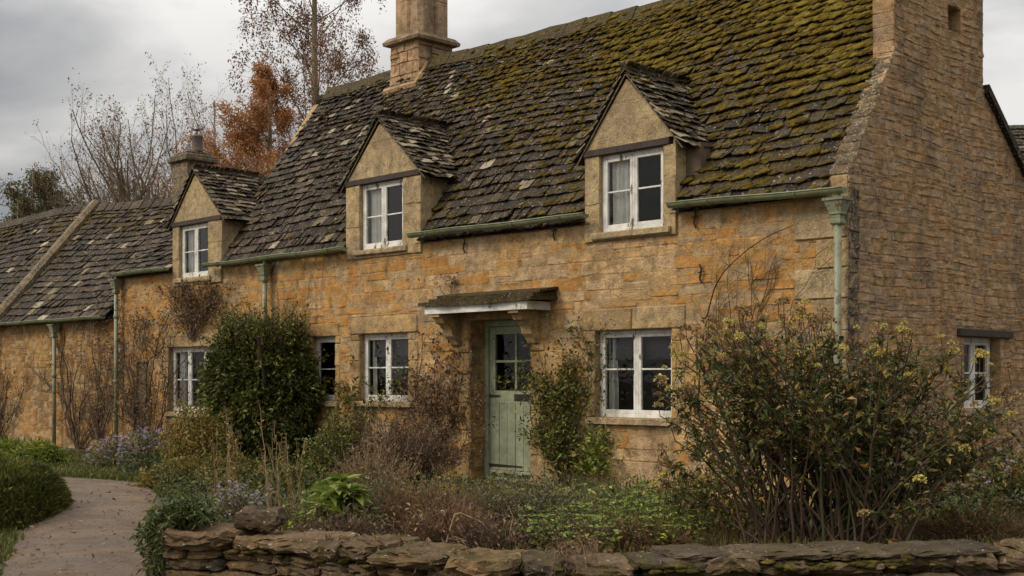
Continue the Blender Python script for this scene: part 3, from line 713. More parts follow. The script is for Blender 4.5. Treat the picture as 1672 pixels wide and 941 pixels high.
# ------------------------------------------------------------------ roofs
def tiles(mb, o, U, S, Nn, Ls, iv, rng, mossf, e0=.17, e1=.11, w=(.09, .22), th=(.014, .03), sagf=None, pale=0.0):
    """courses of stone slates; iv(s)->list of (u0,u1)"""
    o, U, S, Nn = map(np.array, (o, U, S, Nn)); s = 0; row = 0; ed = []
    while s < Ls:
        ex = e0 + (e1 - e0) * s / Ls; ex *= rng.uniform(.92, 1.08)
        for (a, b) in iv(s + ex * .5):
            u = a
            while u < b - .01:
                l = rng.uniform(*w) * (1.2 - .5 * s / Ls)
                if b - u - l < w[0] * .6: l = b - u
                g = rng.uniform(.001, .008); t = rng.uniform(*th); lift = rng.uniform(.026, .052) + (rng.rand() < .03) * .02; sk = rng.randn() * .004; ln = ex * 1.5
                xs = np.linspace(u + g, u + l - g, 4); fr = s - .015 + rng.uniform(-.012, .012, 4) + sk * np.array([-1, -.3, .3, 1]) + .012 * sin(u * 1.1 + row) 
                tw = rng.randn() * .006
                pts = []
                for q in range(4): pts.append((xs[q], fr[q], lift + tw * (q - 1.5) + rng.uniform(-.003, .003)))
                pts.append((u + l - g, s + ln, -.004)); pts.append((u + g, s + ln, -.004))
                top = [o + U * p[0] + S * p[1] + Nn * (p[2] + t) for p in pts]; bot = [o + U * p[0] + S * (p[1] + (.006 if i < 4 else 0)) + Nn * p[2] for i, p in enumerate(pts)]
                V = np.array(top + bot)
                if sagf is not None: V[:, 2] += sagf(V)
                m = mossf(u + l / 2, s); q = rng.rand(); tt = .45 * rng.rand() + .05 if q < .55 else (rng.uniform(.45, .85) if q < .955 else rng.uniform(.9, 1)); tt = rng.uniform(.86, 1) if rng.rand() < pale else tt
                mb.add(V, [np.array([[0, 1, 2, 3, 4, 5]]), np.array([[1, 0, 6, 7], [2, 1, 7, 8], [3, 2, 8, 9], [4, 3, 9, 10], [0, 5, 11, 6]])], tt, m)
                ed.append((u, l, s, lift + t, m)); u += l
        s += ex; row += 1
    return ed
def mossclumps(mb, ed, o, U, S, Nn, rng, dens, size=(.012, .036), sagf=None):
    o, U, S, Nn = map(np.array, (o, U, S, Nn))
    for (u, l, s, h, m) in ed:
        k = rng.poisson(dens * m)
        for _ in range(k):
            a = rng.uniform(*size) * (.7 + .7 * m); uu = u + rng.rand() * l; ss = s + rng.uniform(-.02, .10); hh = h * (1 - max(0, ss - s) / .2)
            V = CUV3 / np.linalg.norm(CUV3, axis=1)[:, None]; V = V * (1 + rng.uniform(-.3, .3, (len(V), 1)))
            el = rng.uniform(1, 2.6); X = U[None] * (V[:, 0:1] * a * el) + S[None] * (V[:, 1:2] * a * .8 + V[:, 0:1] * a * .4) + Nn[None] * (V[:, 2:3] * a * .42)
            Vp = o + U * uu + S * ss + Nn * (hh + a * .08) + X
            if sagf is not None: Vp[:, 2] += sagf(Vp)
            mb.add(Vp, CUQ3, np.clip(rng.rand() * .6 + m * .4, 0, 1))
def sagm(V):
    x = V[:, 0]; t = np.clip((V[:, 2] - EZ) / (RZ - EZ), 0, 1)
    return (.035 * np.sin(x * .62 + 1.0) + .018 * np.sin(x * 1.9)) * (.25 + .75 * t) + .02 * np.sin(x * 1.3 + t * 5) * t * (1 - t) * 4
th_ = math.atan(SL); SV = (0, cos(th_), sin(th_)); NV = (0, -sin(th_), cos(th_)); OV = .10
o0 = (0, -OV * cos(th_), EZ - OV * sin(th_) + .02); LS = math.hypot(RY, RZ - EZ) + OV
def zs(s): return o0[2] + s * sin(th_)
def main_iv(s):
    z = zs(s); f = s / LS
    iv = [(-12.16 + .62 * f, -TH + .015)]
    if z > 4.95: iv = [(iv[0][0], -.27)]
    cuts = []
    for D in DORM:
        if z < D['ze'] + .02: cuts.append((D['x0'], D['x1']))
        elif z < D['za'] - .12:
            a = (D['za'] - .12 - z) / (D['za'] - D['ze']); cuts.append((D['xa'] - a * (D['xa'] - D['x0']), D['xa'] + a * (D['x1'] - D['xa'])))
    if z < D['ze'] + .4: cuts.append((-13.4, -11.66))
    return subtract(iv, cuts)
def mmoss(u, s):
    f = s / LS; x = u
    r_ = np.clip((x + 8.5) / 7.5, 0, 1); v = .10 + .62 * r_ * (.45 + .55 * min(1, f * 1.8)) + .35 * max(0, f - .45) * np.clip((x + 11.5) / 4, 0, 1)
    v += .30 * wob(np.array([x * 1.3, s * 2.0, 0]), 3.0) + .15 * wob(np.array([x * 4, s * 4.0, 0]), 6.0)
    if x < -9: v *= .55
    return float(np.clip(v, 0, 1))
rng = RS(5); rt = MB(); edM = tiles(rt, o0, (1, 0, 0), SV, NV, LS, main_iv, rng, mmoss, .185, .088, sagf=sagm)
# underlay boards
un = MB(); xs = np.linspace(-12.1, -TH, 60); V = []
for x in xs:
    for f in np.linspace(0, 1, 12):
        s = f * LS; V.append(np.array(o0) + np.array([1, 0, 0]) * (x + .55 * f * (1 if x < -11.5 else 0)) + np.array(SV) * s + np.array(NV) * -.025)
V = np.array(V); V[:, 2] += sagm(V); 
i = np.arange(59)[:, None] * 12 + np.arange(11)[None]; Fq = np.stack([i, i + 12, i + 13, i + 1], -1).reshape(-1, 4)
cen = V[Fq].mean(1); keep = np.ones(len(Fq), bool)
for D in DORM:
    a = np.clip((D['za'] - .1 - cen[:, 2]) / (D['za'] - D['ze']), 0, 1); keep &= ~((cen[:, 0] > D['xa'] - a * (D['xa'] - D['x0']) + .05) & (cen[:, 0] < D['xa'] + a * (D['x1'] - D['xa']) - .05) & (cen[:, 2] < D['za'] - .2) & (cen[:, 2] > 0))
rt.add(V, Fq[keep], .1, 0)
roof = rt.build('roof', M_slate, HOUSE)
mo = MB(); mossclumps(mo, edM, o0, (1, 0, 0), SV, NV, rng, 9.5, sagf=sagm); mm = mo.build('moss', M_moss, roof, smooth=True); mm['kind'] = 'stuff'
rd = MB(); x = -11.6
while x < -.96:
    l = min(rng.uniform(.34, .5), -.9 - x); zz = RZ + .05 + sagm(np.array([[x, 0, RZ]]))[0]; j = rng.uniform(-.012, .012)
    pr = [(-.15, -.16), (-.13, -.17), (0, .02), (.13, -.17), (.15, -.16), (.03, .05), (-.03, .05)]
    V = [(x + .004, RY + a, zz + b + .02 + j) for a, b in pr] + [(x + l - .004, RY + a, zz + b + .02 - j) for a, b in pr]
    n = 7; rd.add(V, [np.arange(n)[None], (np.arange(n)[::-1] + n)[None], np.stack([np.arange(n), (np.arange(n) + 1) % n, (np.arange(n) + 1) % n + n, np.arange(n) + n], 1)], rng.rand() * .8, .62); x += l
rd.build('ridge_stones', M_slate, roof)

# extension roof (left of the main verge, up to the adjoining cottage)
def wing_iv_factory(a, b, cut=None):
    def f(s): return subtract([(a, b)], cut(s) if cut else [])
    return f
z2 = 3.36; a2 = math.atan((4.80 - z2) / 2.1); SV2 = (0, cos(a2), sin(a2)); NV2 = (0, -sin(a2), cos(a2)); o2 = (0, -.1, z2 - .08); L2 = 2.2 / cos(a2)
def c2(s):
    z = o2[2] + s * sin(a2); D = DORM[2]
    if z < D['ze'] + .02: return [(D['x0'], D['x1'] + .5)]
    if z < D['za'] - .1:
        a = (D['za'] - .1 - z) / (D['za'] - D['ze']); return [(D['xa'] - a * (D['xa'] - D['x0']), -11)]
    return []
lmoss = lambda u, s: float(np.clip(.12 + .3 * max(0, s / 2.5 - .6) + .25 * wob(np.array([u, s * 2, 1.]), 5.), 0, 1))
et = MB(); rng = RS(6)
e2 = tiles(et, o2, (1, 0, 0), SV2, NV2, L2, wing_iv_factory(-15.42, -11.9, c2), rng, lmoss, .21, .15, w=(.14, .30))
hexa(et, [(-15.42, -.08, z2 - .12), (-13.28, -.08, z2 - .12), (-13.28, 2.1, 4.74), (-15.42, 2.1, 4.74), (-15.42, -.08, z2 - .06), (-13.28, -.08, z2 - .06), (-13.28, 2.1, 4.80), (-15.42, 2.1, 4.80)], .1)
hexa(et, [(-15.42, 2.1, 4.74), (-11.9, 2.1, 4.74), (-11.9, 4.9, 3.3), (-15.42, 4.9, 3.3), (-15.42, 2.1, 4.82), (-11.9, 2.1, 4.82), (-11.9, 4.9, 3.38), (-15.42, 4.9, 3.38)], .3)
er = et.build('extension_roof', M_slate, HOUSE)
mo = MB(); mossclumps(mo, e2, o2, (1, 0, 0), SV2, NV2, rng, 2.5); mm = mo.build('moss', M_moss, er, smooth=True); mm['kind'] = 'stuff'
# west gable of the main block, above the extension
wg = MB(); slabx(wg, [(.05, 3.3), (RY, RZ - .1), (4.2, 3.3)], -12.05, -11.9); wg.build('west_gable', M_mort, HOUSE)

# ------------------------------------------------------------------ dormers
def dormer(D, Wd, k, label):
    rng = RS(40 + k); x0, x1, xa, zb, ze, za = (D[q] for q in ('x0', 'x1', 'xa', 'zb', 'ze', 'za')); wx0, wx1, wz0, wz1, _ = Wd
    f = MB(); yf = -.03
    zl = wz1 + .085
    def rect(a, b, c, d_):
        stone_patch(f, lambda u, z, o: np.stack([u, -o, z], 1), a, b, c, d_, c, d_, -yf, rng, rng.uniform(.62, .85), 0, .003)
    rect(x0, wx0, zb, (zb + ze) / 2 - .1); rect(x0, wx0, (zb + ze) / 2 - .1, wz1); rect(wx1, x1, zb, (zb + ze) / 2 + .12); rect(wx1, x1, (zb + ze) / 2 + .12, wz1)
    rect(wx0, wx1, zb, wz0)
    # gable triangle as two big dressed stones, edges following the slope
    def sl_x(z): t = np.clip((za - .07 - z) / (za - .07 - ze + .02), 0, 1); return xa - t * (xa - x0), xa + t * (x1 - xa)
    zm = zl + (za - zl) * .60
    for (c, d_, t) in ((zl, zm, .78), (zm + .004, za - .08, .72)):
        a0, b0 = sl_x(c); a1, b1 = sl_x(d_); n = 5; V = []
        for i_ in range(n):
            q = i_ / (n - 1)
            for j_ in range(9):
                p = j_ / 8; A_ = a0 + (a1 - a0) * q; B_ = b0 + (b1 - b0) * q
                V.append((A_ + (B_ - A_) * p, yf + rng.randn() * .002, c + (d_ - c) * q))
        i_ = np.arange(n - 1)[:, None] * 9 + np.arange(8)[None]
        f.add(V, np.stack([i_, i_ + 1, i_ + 10, i_ + 9], -1).reshape(-1, 4), t)
    # body: thickness behind the face round the window, and cheeks
    for (a, b, c, d_) in ((x0, wx0, zb, wz1), (wx1, x1, zb, wz1), (wx0, wx1, zb, wz0 - .002)):
        box(f, (a + .002, -.026, c + .002), (b - .002, .2, d_ - .002), .7)
    slabx(f, [(-.025, zl), (.2, zl), (.2, zl + .01), (-.025, zl + .01)], x0 + .01, x1 - .01)
    f.add([(x0 + .03, -.02, zl), (x1 - .03, -.02, zl), (xa, -.02, za - .09), (x0 + .03, .2, zl), (x1 - .03, .2, zl), (xa, .2, za - .09)], [np.array([[0, 1, 2], [5, 4, 3]]), np.array([[0, 2, 5, 3], [2, 1, 4, 5]])], .7)
    yc = (ze - EZ) / SL + .12
    for (xx, s_) in ((x0 + .02, -1), (x1 - .02, 1)):
        lay(f, (lambda u, z, o, xx=xx, s_=s_: np.stack([xx + s_ * o, u, z], 1)), lambda z: (-.02, yc), EZ - .1, ze, [], rng, (.09, .17), (.14, .3), lambda a, b, r: r.uniform(.75, 1))
        hexa(f, [(xx - .04, 0, EZ - .2), (xx + .01, 0, EZ - .2), (xx + .01, yc, EZ + .2), (xx - .04, yc, EZ + .2), (xx - .04, 0, ze), (xx + .01, 0, ze), (xx + .01, yc, ze), (xx - .04, yc, ze)], .9)
    dm = f.build('dormer', M_ash, HOUSE, smooth=False); dm['label'] = label
    for p in dm.data.polygons: pass
    l = MB(); box(l, (x0 - .01, -.045, wz1), (x1 - (.09 if k == 0 else .02), .18, zl - .002), .5, b=.008); l.build('lintel', M_timb, dm)
    t = MB(); allm = []
    yr = (za - EZ) / SL + .15
    for s_ in (-1, 1):
        xe = (x0 - .12) if s_ < 0 else (x1 + .13); slope = (za - ze) / abs((x0 if s_ < 0 else x1) - xa); zee = za - slope * abs(xe - xa)
        o = np.array([xe, 0, zee + .015]); S = unit([xa - xe, 0, za - zee]); Nn = unit([-S[2] * 1.0 * (-1 if s_ < 0 else -1), 0, S[0]]) if False else None
        Nn = np.array([-S[2], 0, S[0]]); Nn = Nn if Nn[2] > 0 else -Nn
        Ls = math.hypot(xa - xe, za - zee)
        ivf = lambda s, o=o, S=S: [(-.085, max(.0, (o[2] + S[2] * s - EZ) / SL) + .10)]
        if s_ < 0:   # mirrored so that tiles face outwards
            pass
        ms = lambda u, s, k=k: (.55, .38, .18)[k] * (0.6 + .5 * wob(np.array([u * 3., s * 3., 2.]), k + 2.))
        ed = tiles(t, o, (0, 1, 0), S, Nn, Ls, ivf, rng, ms, .115, .095, w=(.10, .24), th=(.012, .024), pale=.5); allm.append((ed, o, S, Nn))
        # soffit board just below the slates
        A_ = o - Nn * .012; B_ = A_ + S * Ls; ya, yb = (zee - EZ) / SL + .1, yr
        t.add([(A_[0], -.06, A_[2]), (A_[0], ya, A_[2]), (B_[0], yb, B_[2]), (B_[0], -.06, B_[2])], np.array([[0, 1, 2, 3]]), .35)
        C_ = o - Nn * .03; D_ = C_ + S * Ls
        t.add([(C_[0], -.055, C_[2]), (A_[0], -.055, A_[2]), (B_[0], -.055, B_[2]), (D_[0], -.055, D_[2])], np.array([[0, 1, 2, 3]]), .93)
        t.add([(C_[0], -.055, C_[2]), (C_[0], .0, C_[2]), (D_[0], .0, D_[2]), (D_[0], -.055, D_[2])], np.array([[0, 1, 2, 3]]), .6)
    y = -.09
    while y < yr:
        ll = rng.uniform(.25, .36); pr = [(-.11, -.13), (0, .03), (.11, -.13), (.02, .055), (-.02, .055)]; j = rng.uniform(-.008, .008)
        V = [(xa + a, y + .003, za + b + .035 + j) for a, b in pr] + [(xa + a, y + ll - .003, za + b + .035 - j) for a, b in pr]; n = 5
        t.add(V, [np.arange(n)[None], (np.arange(n)[::-1] + n)[None], np.stack([np.arange(n), (np.arange(n) + 1) % n, (np.arange(n) + 1) % n + n, np.arange(n) + n], 1)], rng.uniform(.3, .8), .3); y += ll
    dr = t.build('dormer_roof', M_slate, dm)
    mo = MB()
    for (ed, o, S, Nn) in allm: mossclumps(mo, ed, o, (0, 1, 0), S, Nn, rng, 1.5, (.015, .035))
    mm = mo.build('dormer_moss', M_moss, dm, smooth=True); mm['kind'] = 'stuff'
dormer(DORM[0], DW[0], 0, 'right-hand dormer under a mossy gabled roof'); dormer(DORM[1], DW[1], 1, 'middle dormer with pale lichened slates'); dormer(DORM[2], DW[2], 2, 'left-hand dormer beside the lower roof')

# ------------------------------------------------------------------ windows
def window(x0, x1, z0, z1, n, yf=.07, m='front', sill_out=.07, curtains=(), mid=None, inner_box=1.0, seed=0, sill_mat=None, label=None, blind=False):
    """casement window in an opening; all y positive = into the wall"""
    T = (lambda p: p) if m == 'front' else (lambda p: (-p[1], p[0], p[2]))
    def bx(mb, a, b, t=.5, bv=.004):
        pa, pb = T(a), T(b); lo = [min(q, r) for q, r in zip(pa, pb)]; hi = [max(q, r) for q, r in zip(pa, pb)]; box(mb, lo, hi, t, b=bv)
    f = MB(); w = .045
    bx(f, (x0, yf, z0), (x0 + w, yf + .07, z1)); bx(f, (x1 - w, yf, z0), (x1, yf + .07, z1)); bx(f, (x0 + w, yf, z1 - w), (x1 - w, yf + .07, z1)); bx(f, (x0 + w, yf - .012, z0), (x1 - w, yf + .07, z0 + w))
    W_ = (x1 - x0 - 2 * w) / n; g = MB()
    for i in range(n):
        a = x0 + w + W_ * i; b = a + W_; c = .038; y = yf + .006
        if i: bx(f, (a - .018, yf - .002, z0 + w), (a + .018, yf + .07, z1 - w)); 
        a2_, b2_ = a + (.019 if i else .001), b - (.019 if i < n - 1 else .001); zz0, zz1 = z0 + w + .001, z1 - w - .001; yo = y - .008
        bx(f, (a2_, yo, zz0), (a2_ + c, y + .04, zz1)); bx(f, (b2_ - c, yo, zz0), (b2_, y + .04, zz1)); bx(f, (a2_ + c, yo + .001, zz1 - c), (b2_ - c, y + .039, zz1)); bx(f, (a2_ + c, yo + .001, zz0), (b2_ - c, y + .039, zz0 + c * 1.2))
        zm = (zz0 + zz1) / 2 if mid is None else mid
        bx(f, (a2_ + c, y + .004, zm - .010), (b2_ - c, y + .030, zm + .010), bv=.002)
        q = [T((a2_ + c, y + .018, zz0 + c)), T((b2_ - c, y + .018, zz0 + c)), T((b2_ - c, y + .018, zz1 - c)), T((a2_ + c, y + .018, zz1 - c))]
        g.add(q, np.array([[0, 1, 2, 3]]))
    wn_ = f.build('window', M_white, HOUSE)
    if label: wn_['label'] = label
    g.build('pane', M_glass, wn_)
    s = MB(); bx(s, (x0 - .11, -sill_out, z0 - .082), (x1 + .11, .1, z0 - .002), .75, .012)
    for V in s.v: V += RS(seed).randn(*V.shape) * .003
    s.build('sill', sill_mat or M_ash, wn_)
    # the dim room behind
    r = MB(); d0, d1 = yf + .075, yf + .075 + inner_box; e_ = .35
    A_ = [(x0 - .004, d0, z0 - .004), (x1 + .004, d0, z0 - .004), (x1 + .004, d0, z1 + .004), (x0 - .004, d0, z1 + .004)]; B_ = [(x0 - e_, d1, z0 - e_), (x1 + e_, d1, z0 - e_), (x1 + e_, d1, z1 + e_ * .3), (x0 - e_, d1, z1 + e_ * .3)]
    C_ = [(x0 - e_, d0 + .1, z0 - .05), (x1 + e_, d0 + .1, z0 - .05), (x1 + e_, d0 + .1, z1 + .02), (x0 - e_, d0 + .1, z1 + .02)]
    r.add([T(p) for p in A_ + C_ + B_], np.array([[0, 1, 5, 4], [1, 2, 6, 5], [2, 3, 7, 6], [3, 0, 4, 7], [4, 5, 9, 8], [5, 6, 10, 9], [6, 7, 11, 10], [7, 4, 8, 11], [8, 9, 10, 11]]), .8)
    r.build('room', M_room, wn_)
    if blind:
        bl = MB(); bx(bl, (x0 + .06, d0 + .04, z0 + (z1 - z0) * .68), (x1 - .06, d0 + .05, z1 - .05)); bx(bl, (x0 + .06, d0 + .03, z0 + (z1 - z0) * .665), (x1 - .06, d0 + .055, z0 + (z1 - z0) * .68)); bl.build('blind', M_blind, wn_)
    for (ca, cb_) in curtains:
        cu = MB(); k = 40; V = []; rg = RS(seed + 3)
        ph = rg.rand() * 6; fr = rg.uniform(60, 85)
        for zi in range(7):
            zq = z0 + .02 + (z1 - z0 - .06) * zi / 6
            for xi in range(k + 1):
                x = ca + (cb_ - ca) * xi / k; y = d0 + .035 + .022 * sin(x * fr + ph) * (1.1 - .3 * zi / 6) + .008 * sin(x * 140 + zi * .3)
                V.append(T((x + .012 * sin(zi * .9) * (1 - zi / 6), y, zq)))
        i = np.arange(6)[:, None] * (k + 1) + np.arange(k)[None]; cu.add(V, np.stack([i, i + 1, i + k + 2, i + k + 1], -1).reshape(-1, 4)); cu.build('curtain', M_curt, wn_, smooth=True)
M_blind = simple('grey_blind', one((0.06, 0.06, 0.062)), .8)
window(*WIN[0], yf=.09, seed=1, mid=1.50, blind=True, curtains=[(-3.33, -3.22)], label='ground floor window right of the door'); window(*WIN[1], yf=.09, seed=2, blind=True, curtains=[(-7.9, -7.8), (-7.05, -6.93)], label='ground floor window left of the door')
window(*WIN[2], yf=.09, seed=3, label='narrow ground floor window beside the clipped shrub', mid=1.53); window(*WIN[3], yf=.09, seed=4, curtains=[(-13.4, -13.2)], label='three-light ground floor window at the left')
window(*DW[0], yf=.03, seed=5, curtains=[(-3.24, -2.86), (-2.46, -2.36)], label='window in the right-hand dormer with a cream curtain', mid=3.60); window(*DW[1], yf=.03, seed=6, curtains=[(-7.88, -7.50), (-7.05, -6.99)], label='window in the middle dormer with a cream curtain')
window(*DW[2], yf=.03, seed=7, curtains=[(-13.0, -12.8)], label='window in the left-hand dormer')
window(GW[0] + .02, GW[1] - .02, GW[2], GW[3], 2, yf=.12, m='gable', seed=8, sill_out=.06, curtains=[(2.62, 2.8)], label='small window low in the gable wall')
l = MB(); box(l, (-.1, GW[0] - .17, GW[3] + .003), (.045, GW[1] + .26, GW[3] + .095), .5, b=.01); l.build('gable_lintel', M_timb, HOUSE)
# ------------------------------------------------------------------ front door and its hood
dy = .28; dx0, dx1, dz0, dz1 = DOOR
f = MB()
box(f, (dx0 + .003, dy - .02, dz0), (dx0 + .075, dy + .07, dz1), .5, b=.004); box(f, (dx1 - .075, dy - .02, dz0), (dx1 - .003, dy + .07, dz1), .5, b=.004); box(f, (dx0 + .076, dy - .019, dz1 - .08), (dx1 - .076, dy + .07, dz1 - .002), .5, b=.004)
box(f, (dx0 + .076, dy - .05, dz0 - .01), (dx1 - .076, dy + .07, dz0 + .045), .5, b=.006)
a, b = dx0 + .08, dx1 - .08; zb_ = dz0 + .05; zt = dz1 - .085; zm = 1.06; y = dy + .012
df = MB(); sw = .10
box(df, (a, y, zb_), (a + sw, y + .045, zt), .5, b=.003); box(df, (b - sw, y, zb_), (b, y + .045, zt), .5, b=.003); box(df, (a + sw, y + .001, zt - .10), (b - sw, y + .044, zt), .5, b=.003)
box(df, (a + sw, y + .001, zm), (b - sw, y + .044, zm + .17), .5, b=.003); xm = (a + b) / 2
box(df, (xm - .018, y + .006, zm + .17), (xm + .018, y + .04, zt - .10), .5, b=.003); box(df, (a + sw, y + .008, 1.60), (b - sw, y + .038, 1.632), .5, b=.003)
n = 6; w_ = (b - a - .06) / n
for i in range(n): box(df, (a + .03 + w_ * i + .003, y - .004 + .002 * (i % 2), zb_ + .09), (a + .03 + w_ * (i + 1) - .003, y + .03, zm - .002), .5, b=.004)
box(df, (a + .01, y - .02, zb_ + .002), (b - .01, y + .02, zb_ + .085), .5, b=.006); box(df, (a, y + .03, zb_ + .01), (b, y + .04, zm), .4)
door = df.build('door', M_green, HOUSE)
g = MB(); xs_ = np.linspace(a + .05, b - .12, 14); V = [(x, y - .0215, zb_ + .012 + .006 * sin(x * 40)) for x in xs_] + [(x, y - .0215, zb_ + .055 + .012 * sin(x * 31) - .02 * abs(i / 13 - .4)) for i, x in enumerate(xs_)]; k = np.arange(13)
g.add(V, np.stack([k, k + 1, k + 15, k + 14], 1)); g.build('bare_wood_patch', M_timb, door); f.build('door_frame', M_green, door)
g = MB(); g.add([(a + sw, y + .022, zm + .16), (b - sw, y + .022, zm + .16), (b - sw, y + .022, zt - .09), (a + sw, y + .022, zt - .09)], np.array([[0, 1, 2, 3]])); g.build('pane', M_glass, door)
g = MB(); box(g, (xm - .02, y - .008, zm + .035), (xm + .25, y - .001, zm + .125), .5, b=.002); box(g, (xm, y - .014, zm + .055), (xm + .23, y - .008, zm + .105), .5, b=.002); g.build('letterbox', M_iron, door)
for zz, ll in ((zm + .10, .20), (zb_ + .15, .62)):
    g = MB(); hexa(g, [(a + .0, y - .012, zz - .02), (a + ll, y - .012, zz - .008), (a + ll, y - .005, zz - .008), (a, y - .005, zz - .02), (a + .0, y - .012, zz + .02), (a + ll, y - .012, zz + .008), (a + ll, y - .005, zz + .008), (a, y - .005, zz + .02)]); g.build('hinge', M_iron, door)
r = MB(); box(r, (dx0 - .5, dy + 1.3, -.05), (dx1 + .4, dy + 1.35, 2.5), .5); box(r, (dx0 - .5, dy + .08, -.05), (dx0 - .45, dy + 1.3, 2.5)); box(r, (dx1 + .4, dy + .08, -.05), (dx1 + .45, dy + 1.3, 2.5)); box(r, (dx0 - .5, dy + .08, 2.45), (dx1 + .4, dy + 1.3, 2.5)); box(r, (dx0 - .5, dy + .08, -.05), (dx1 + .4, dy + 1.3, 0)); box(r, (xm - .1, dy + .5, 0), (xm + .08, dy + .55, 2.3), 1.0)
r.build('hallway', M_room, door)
g = MB(); box(g, (dx0 - .12, -.30, -.06), (dx1 + .12, dy + .03, .028), .6, b=.015); g.build('doorstep', M_ash, HOUSE)
# blind recess at the far left
g = MB(); box(g, (-14.62, .03, .63), (-14.23, .1, 1.67), .9, b=.004)
for zz in (.95, 1.28): box(g, (-14.60, .02, zz), (-14.25, .035, zz + .03), .9)
g.build('blocked_opening', M_ash, HOUSE)
# hood
hx0, hx1, hy = -6.12, -4.0, -.42
h = MB(); rng = RS(8)
def hoodslab(mb, x0, x1, yf, yb, zf, zb2, t, tint, n=26):
    V = []
    for i in range(n + 1):
        x = x0 + (x1 - x0) * i / n; w = .012 * sin(x * 7) + rng.randn() * .005; s_ = -.02 * sin(pi * (x - x0) / (x1 - x0))
        V += [(x, yf + w, zf + s_), (x, yb, zb2), (x, yb, zb2 + t), (x, yf + w * 1.5, zf + s_ + t + rng.randn() * .003)]
    k = np.arange(n)[:, None] * 4; q = np.array([[0, 1, 5, 4], [1, 2, 6, 5], [2, 3, 7, 6], [3, 0, 4, 7]])
    mb.add(V, [(k[:, None] + q[None]).reshape(-1, 4), np.array([[0, 3, 2, 1]]), np.array([[0, 1, 2, 3]]) + n * 4], tint, .55)
hoodslab(h, hx0, hx1, hy - .05, .0, 2.345, 2.36, .045, .5); hoodslab(h, hx0 + .12, hx1 - .02, hy + .02, .0, 2.392, 2.41, .045, .25); hoodslab(h, hx0 + .2, hx1 + .01, hy + .10, .0, 2.44, 2.49, .035, .2)
hd = h.build('door_hood', M_slate, HOUSE); hd['label'] = 'mossy layered stone hood over the front door'
g = MB(); box(g, (hx0 + .09, hy + .0, 2.235), (hx1 - .12, hy + .035, 2.34), .5, b=.003); box(g, (hx0 + .09, hy + .036, 2.235), (hx0 + .12, -.002, 2.34), .5, b=.003); box(g, (hx1 - .15, hy + .036, 2.235), (hx1 - .12, -.002, 2.34), .5, b=.003); g.build('fascia_board', M_white, hd)
g = MB(); box(g, (hx0 + .13, hy + .04, 2.28), (hx1 - .16, -.002, 2.335)); g.build('soffit', M_timb, hd)
for X in (-5.93, -4.47):
    g = MB(); pf = [(-.004, 2.27), (-.40, 2.27), (-.40, 2.20), (-.34, 2.18), (-.31, 2.12), (-.25, 2.10), (-.19, 2.04), (-.16, 1.95), (-.10, 1.90), (-.06, 1.84), (-.004, 1.82)]
    slabx(g, pf, X, X + .17); g.build('bracket', M_ash, hd)
# ------------------------------------------------------------------ gutters, pipes, wall ties
def gutter(x0, x1, za, zb2, y=-.175, r=.058, name='gutter', parent=None):
    mb = MB(); n = 10; th = np.linspace(pi, 2 * pi, n); V = []; N_ = 24
    for i in range(N_ + 1):
        x = x0 + (x1 - x0) * i / N_; z = za + (zb2 - za) * i / N_ + .006 * sin(x * 3)
        V += [(x, y + (r) * cos(t), z + r * sin(t)) for t in th] + [(x, y + (r - .006) * cos(t), z + (r - .006) * sin(t)) for t in th[::-1]]
    m = 2 * n; k = np.arange(N_)[:, None] * m; j = np.arange(m)[None]; j2 = (j + 1) % m
    mb.add(V, [np.stack([k + j, k + j2, k + m + j2, k + m + j], -1).reshape(-1, 4)])
    for xe in (x0, x1):
        z = za if xe == x0 else zb2; mb.add([(xe, y + r * cos(t), z + r * sin(t)) for t in th], np.arange(n)[None])
    # bead along the rim
    tube(mb, [(x0 + (x1 - x0) * i / N_, y - r, za + (zb2 - za) * i / N_ + .006 * sin((x0 + (x1 - x0) * i / N_) * 3)) for i in range(N_ + 1)], .008, 6)
    o = mb.build(name, M_gut, parent, smooth=True)
    nb = max(2, int(abs(x1 - x0) / .75))
    for i in range(nb):
        x = x0 + (x1 - x0) * (i + .5) / nb; z = za + (zb2 - za) * (i + .5) / nb + .006 * sin(x * 3); b_ = MB(); a_ = [(x, y + (r + .006) * cos(t), z + (r + .006) * sin(t)) for t in np.linspace(pi, 2 * pi, 9)] + [(x, -.03, z + .005)]
        tube(b_, a_, .008, 5); b_.build('gutter_bracket', M_gutp, o)
    return o
gutter(-2.13, .06, 3.345, 3.285, parent=HOUSE); gutter(-6.62, -3.38, 3.375, 3.345, parent=HOUSE); gutter(-11.95, -8.10, 3.30, 3.30, parent=HOUSE); gutter(-15.15, -13.22, 3.335, 3.33, parent=HOUSE)
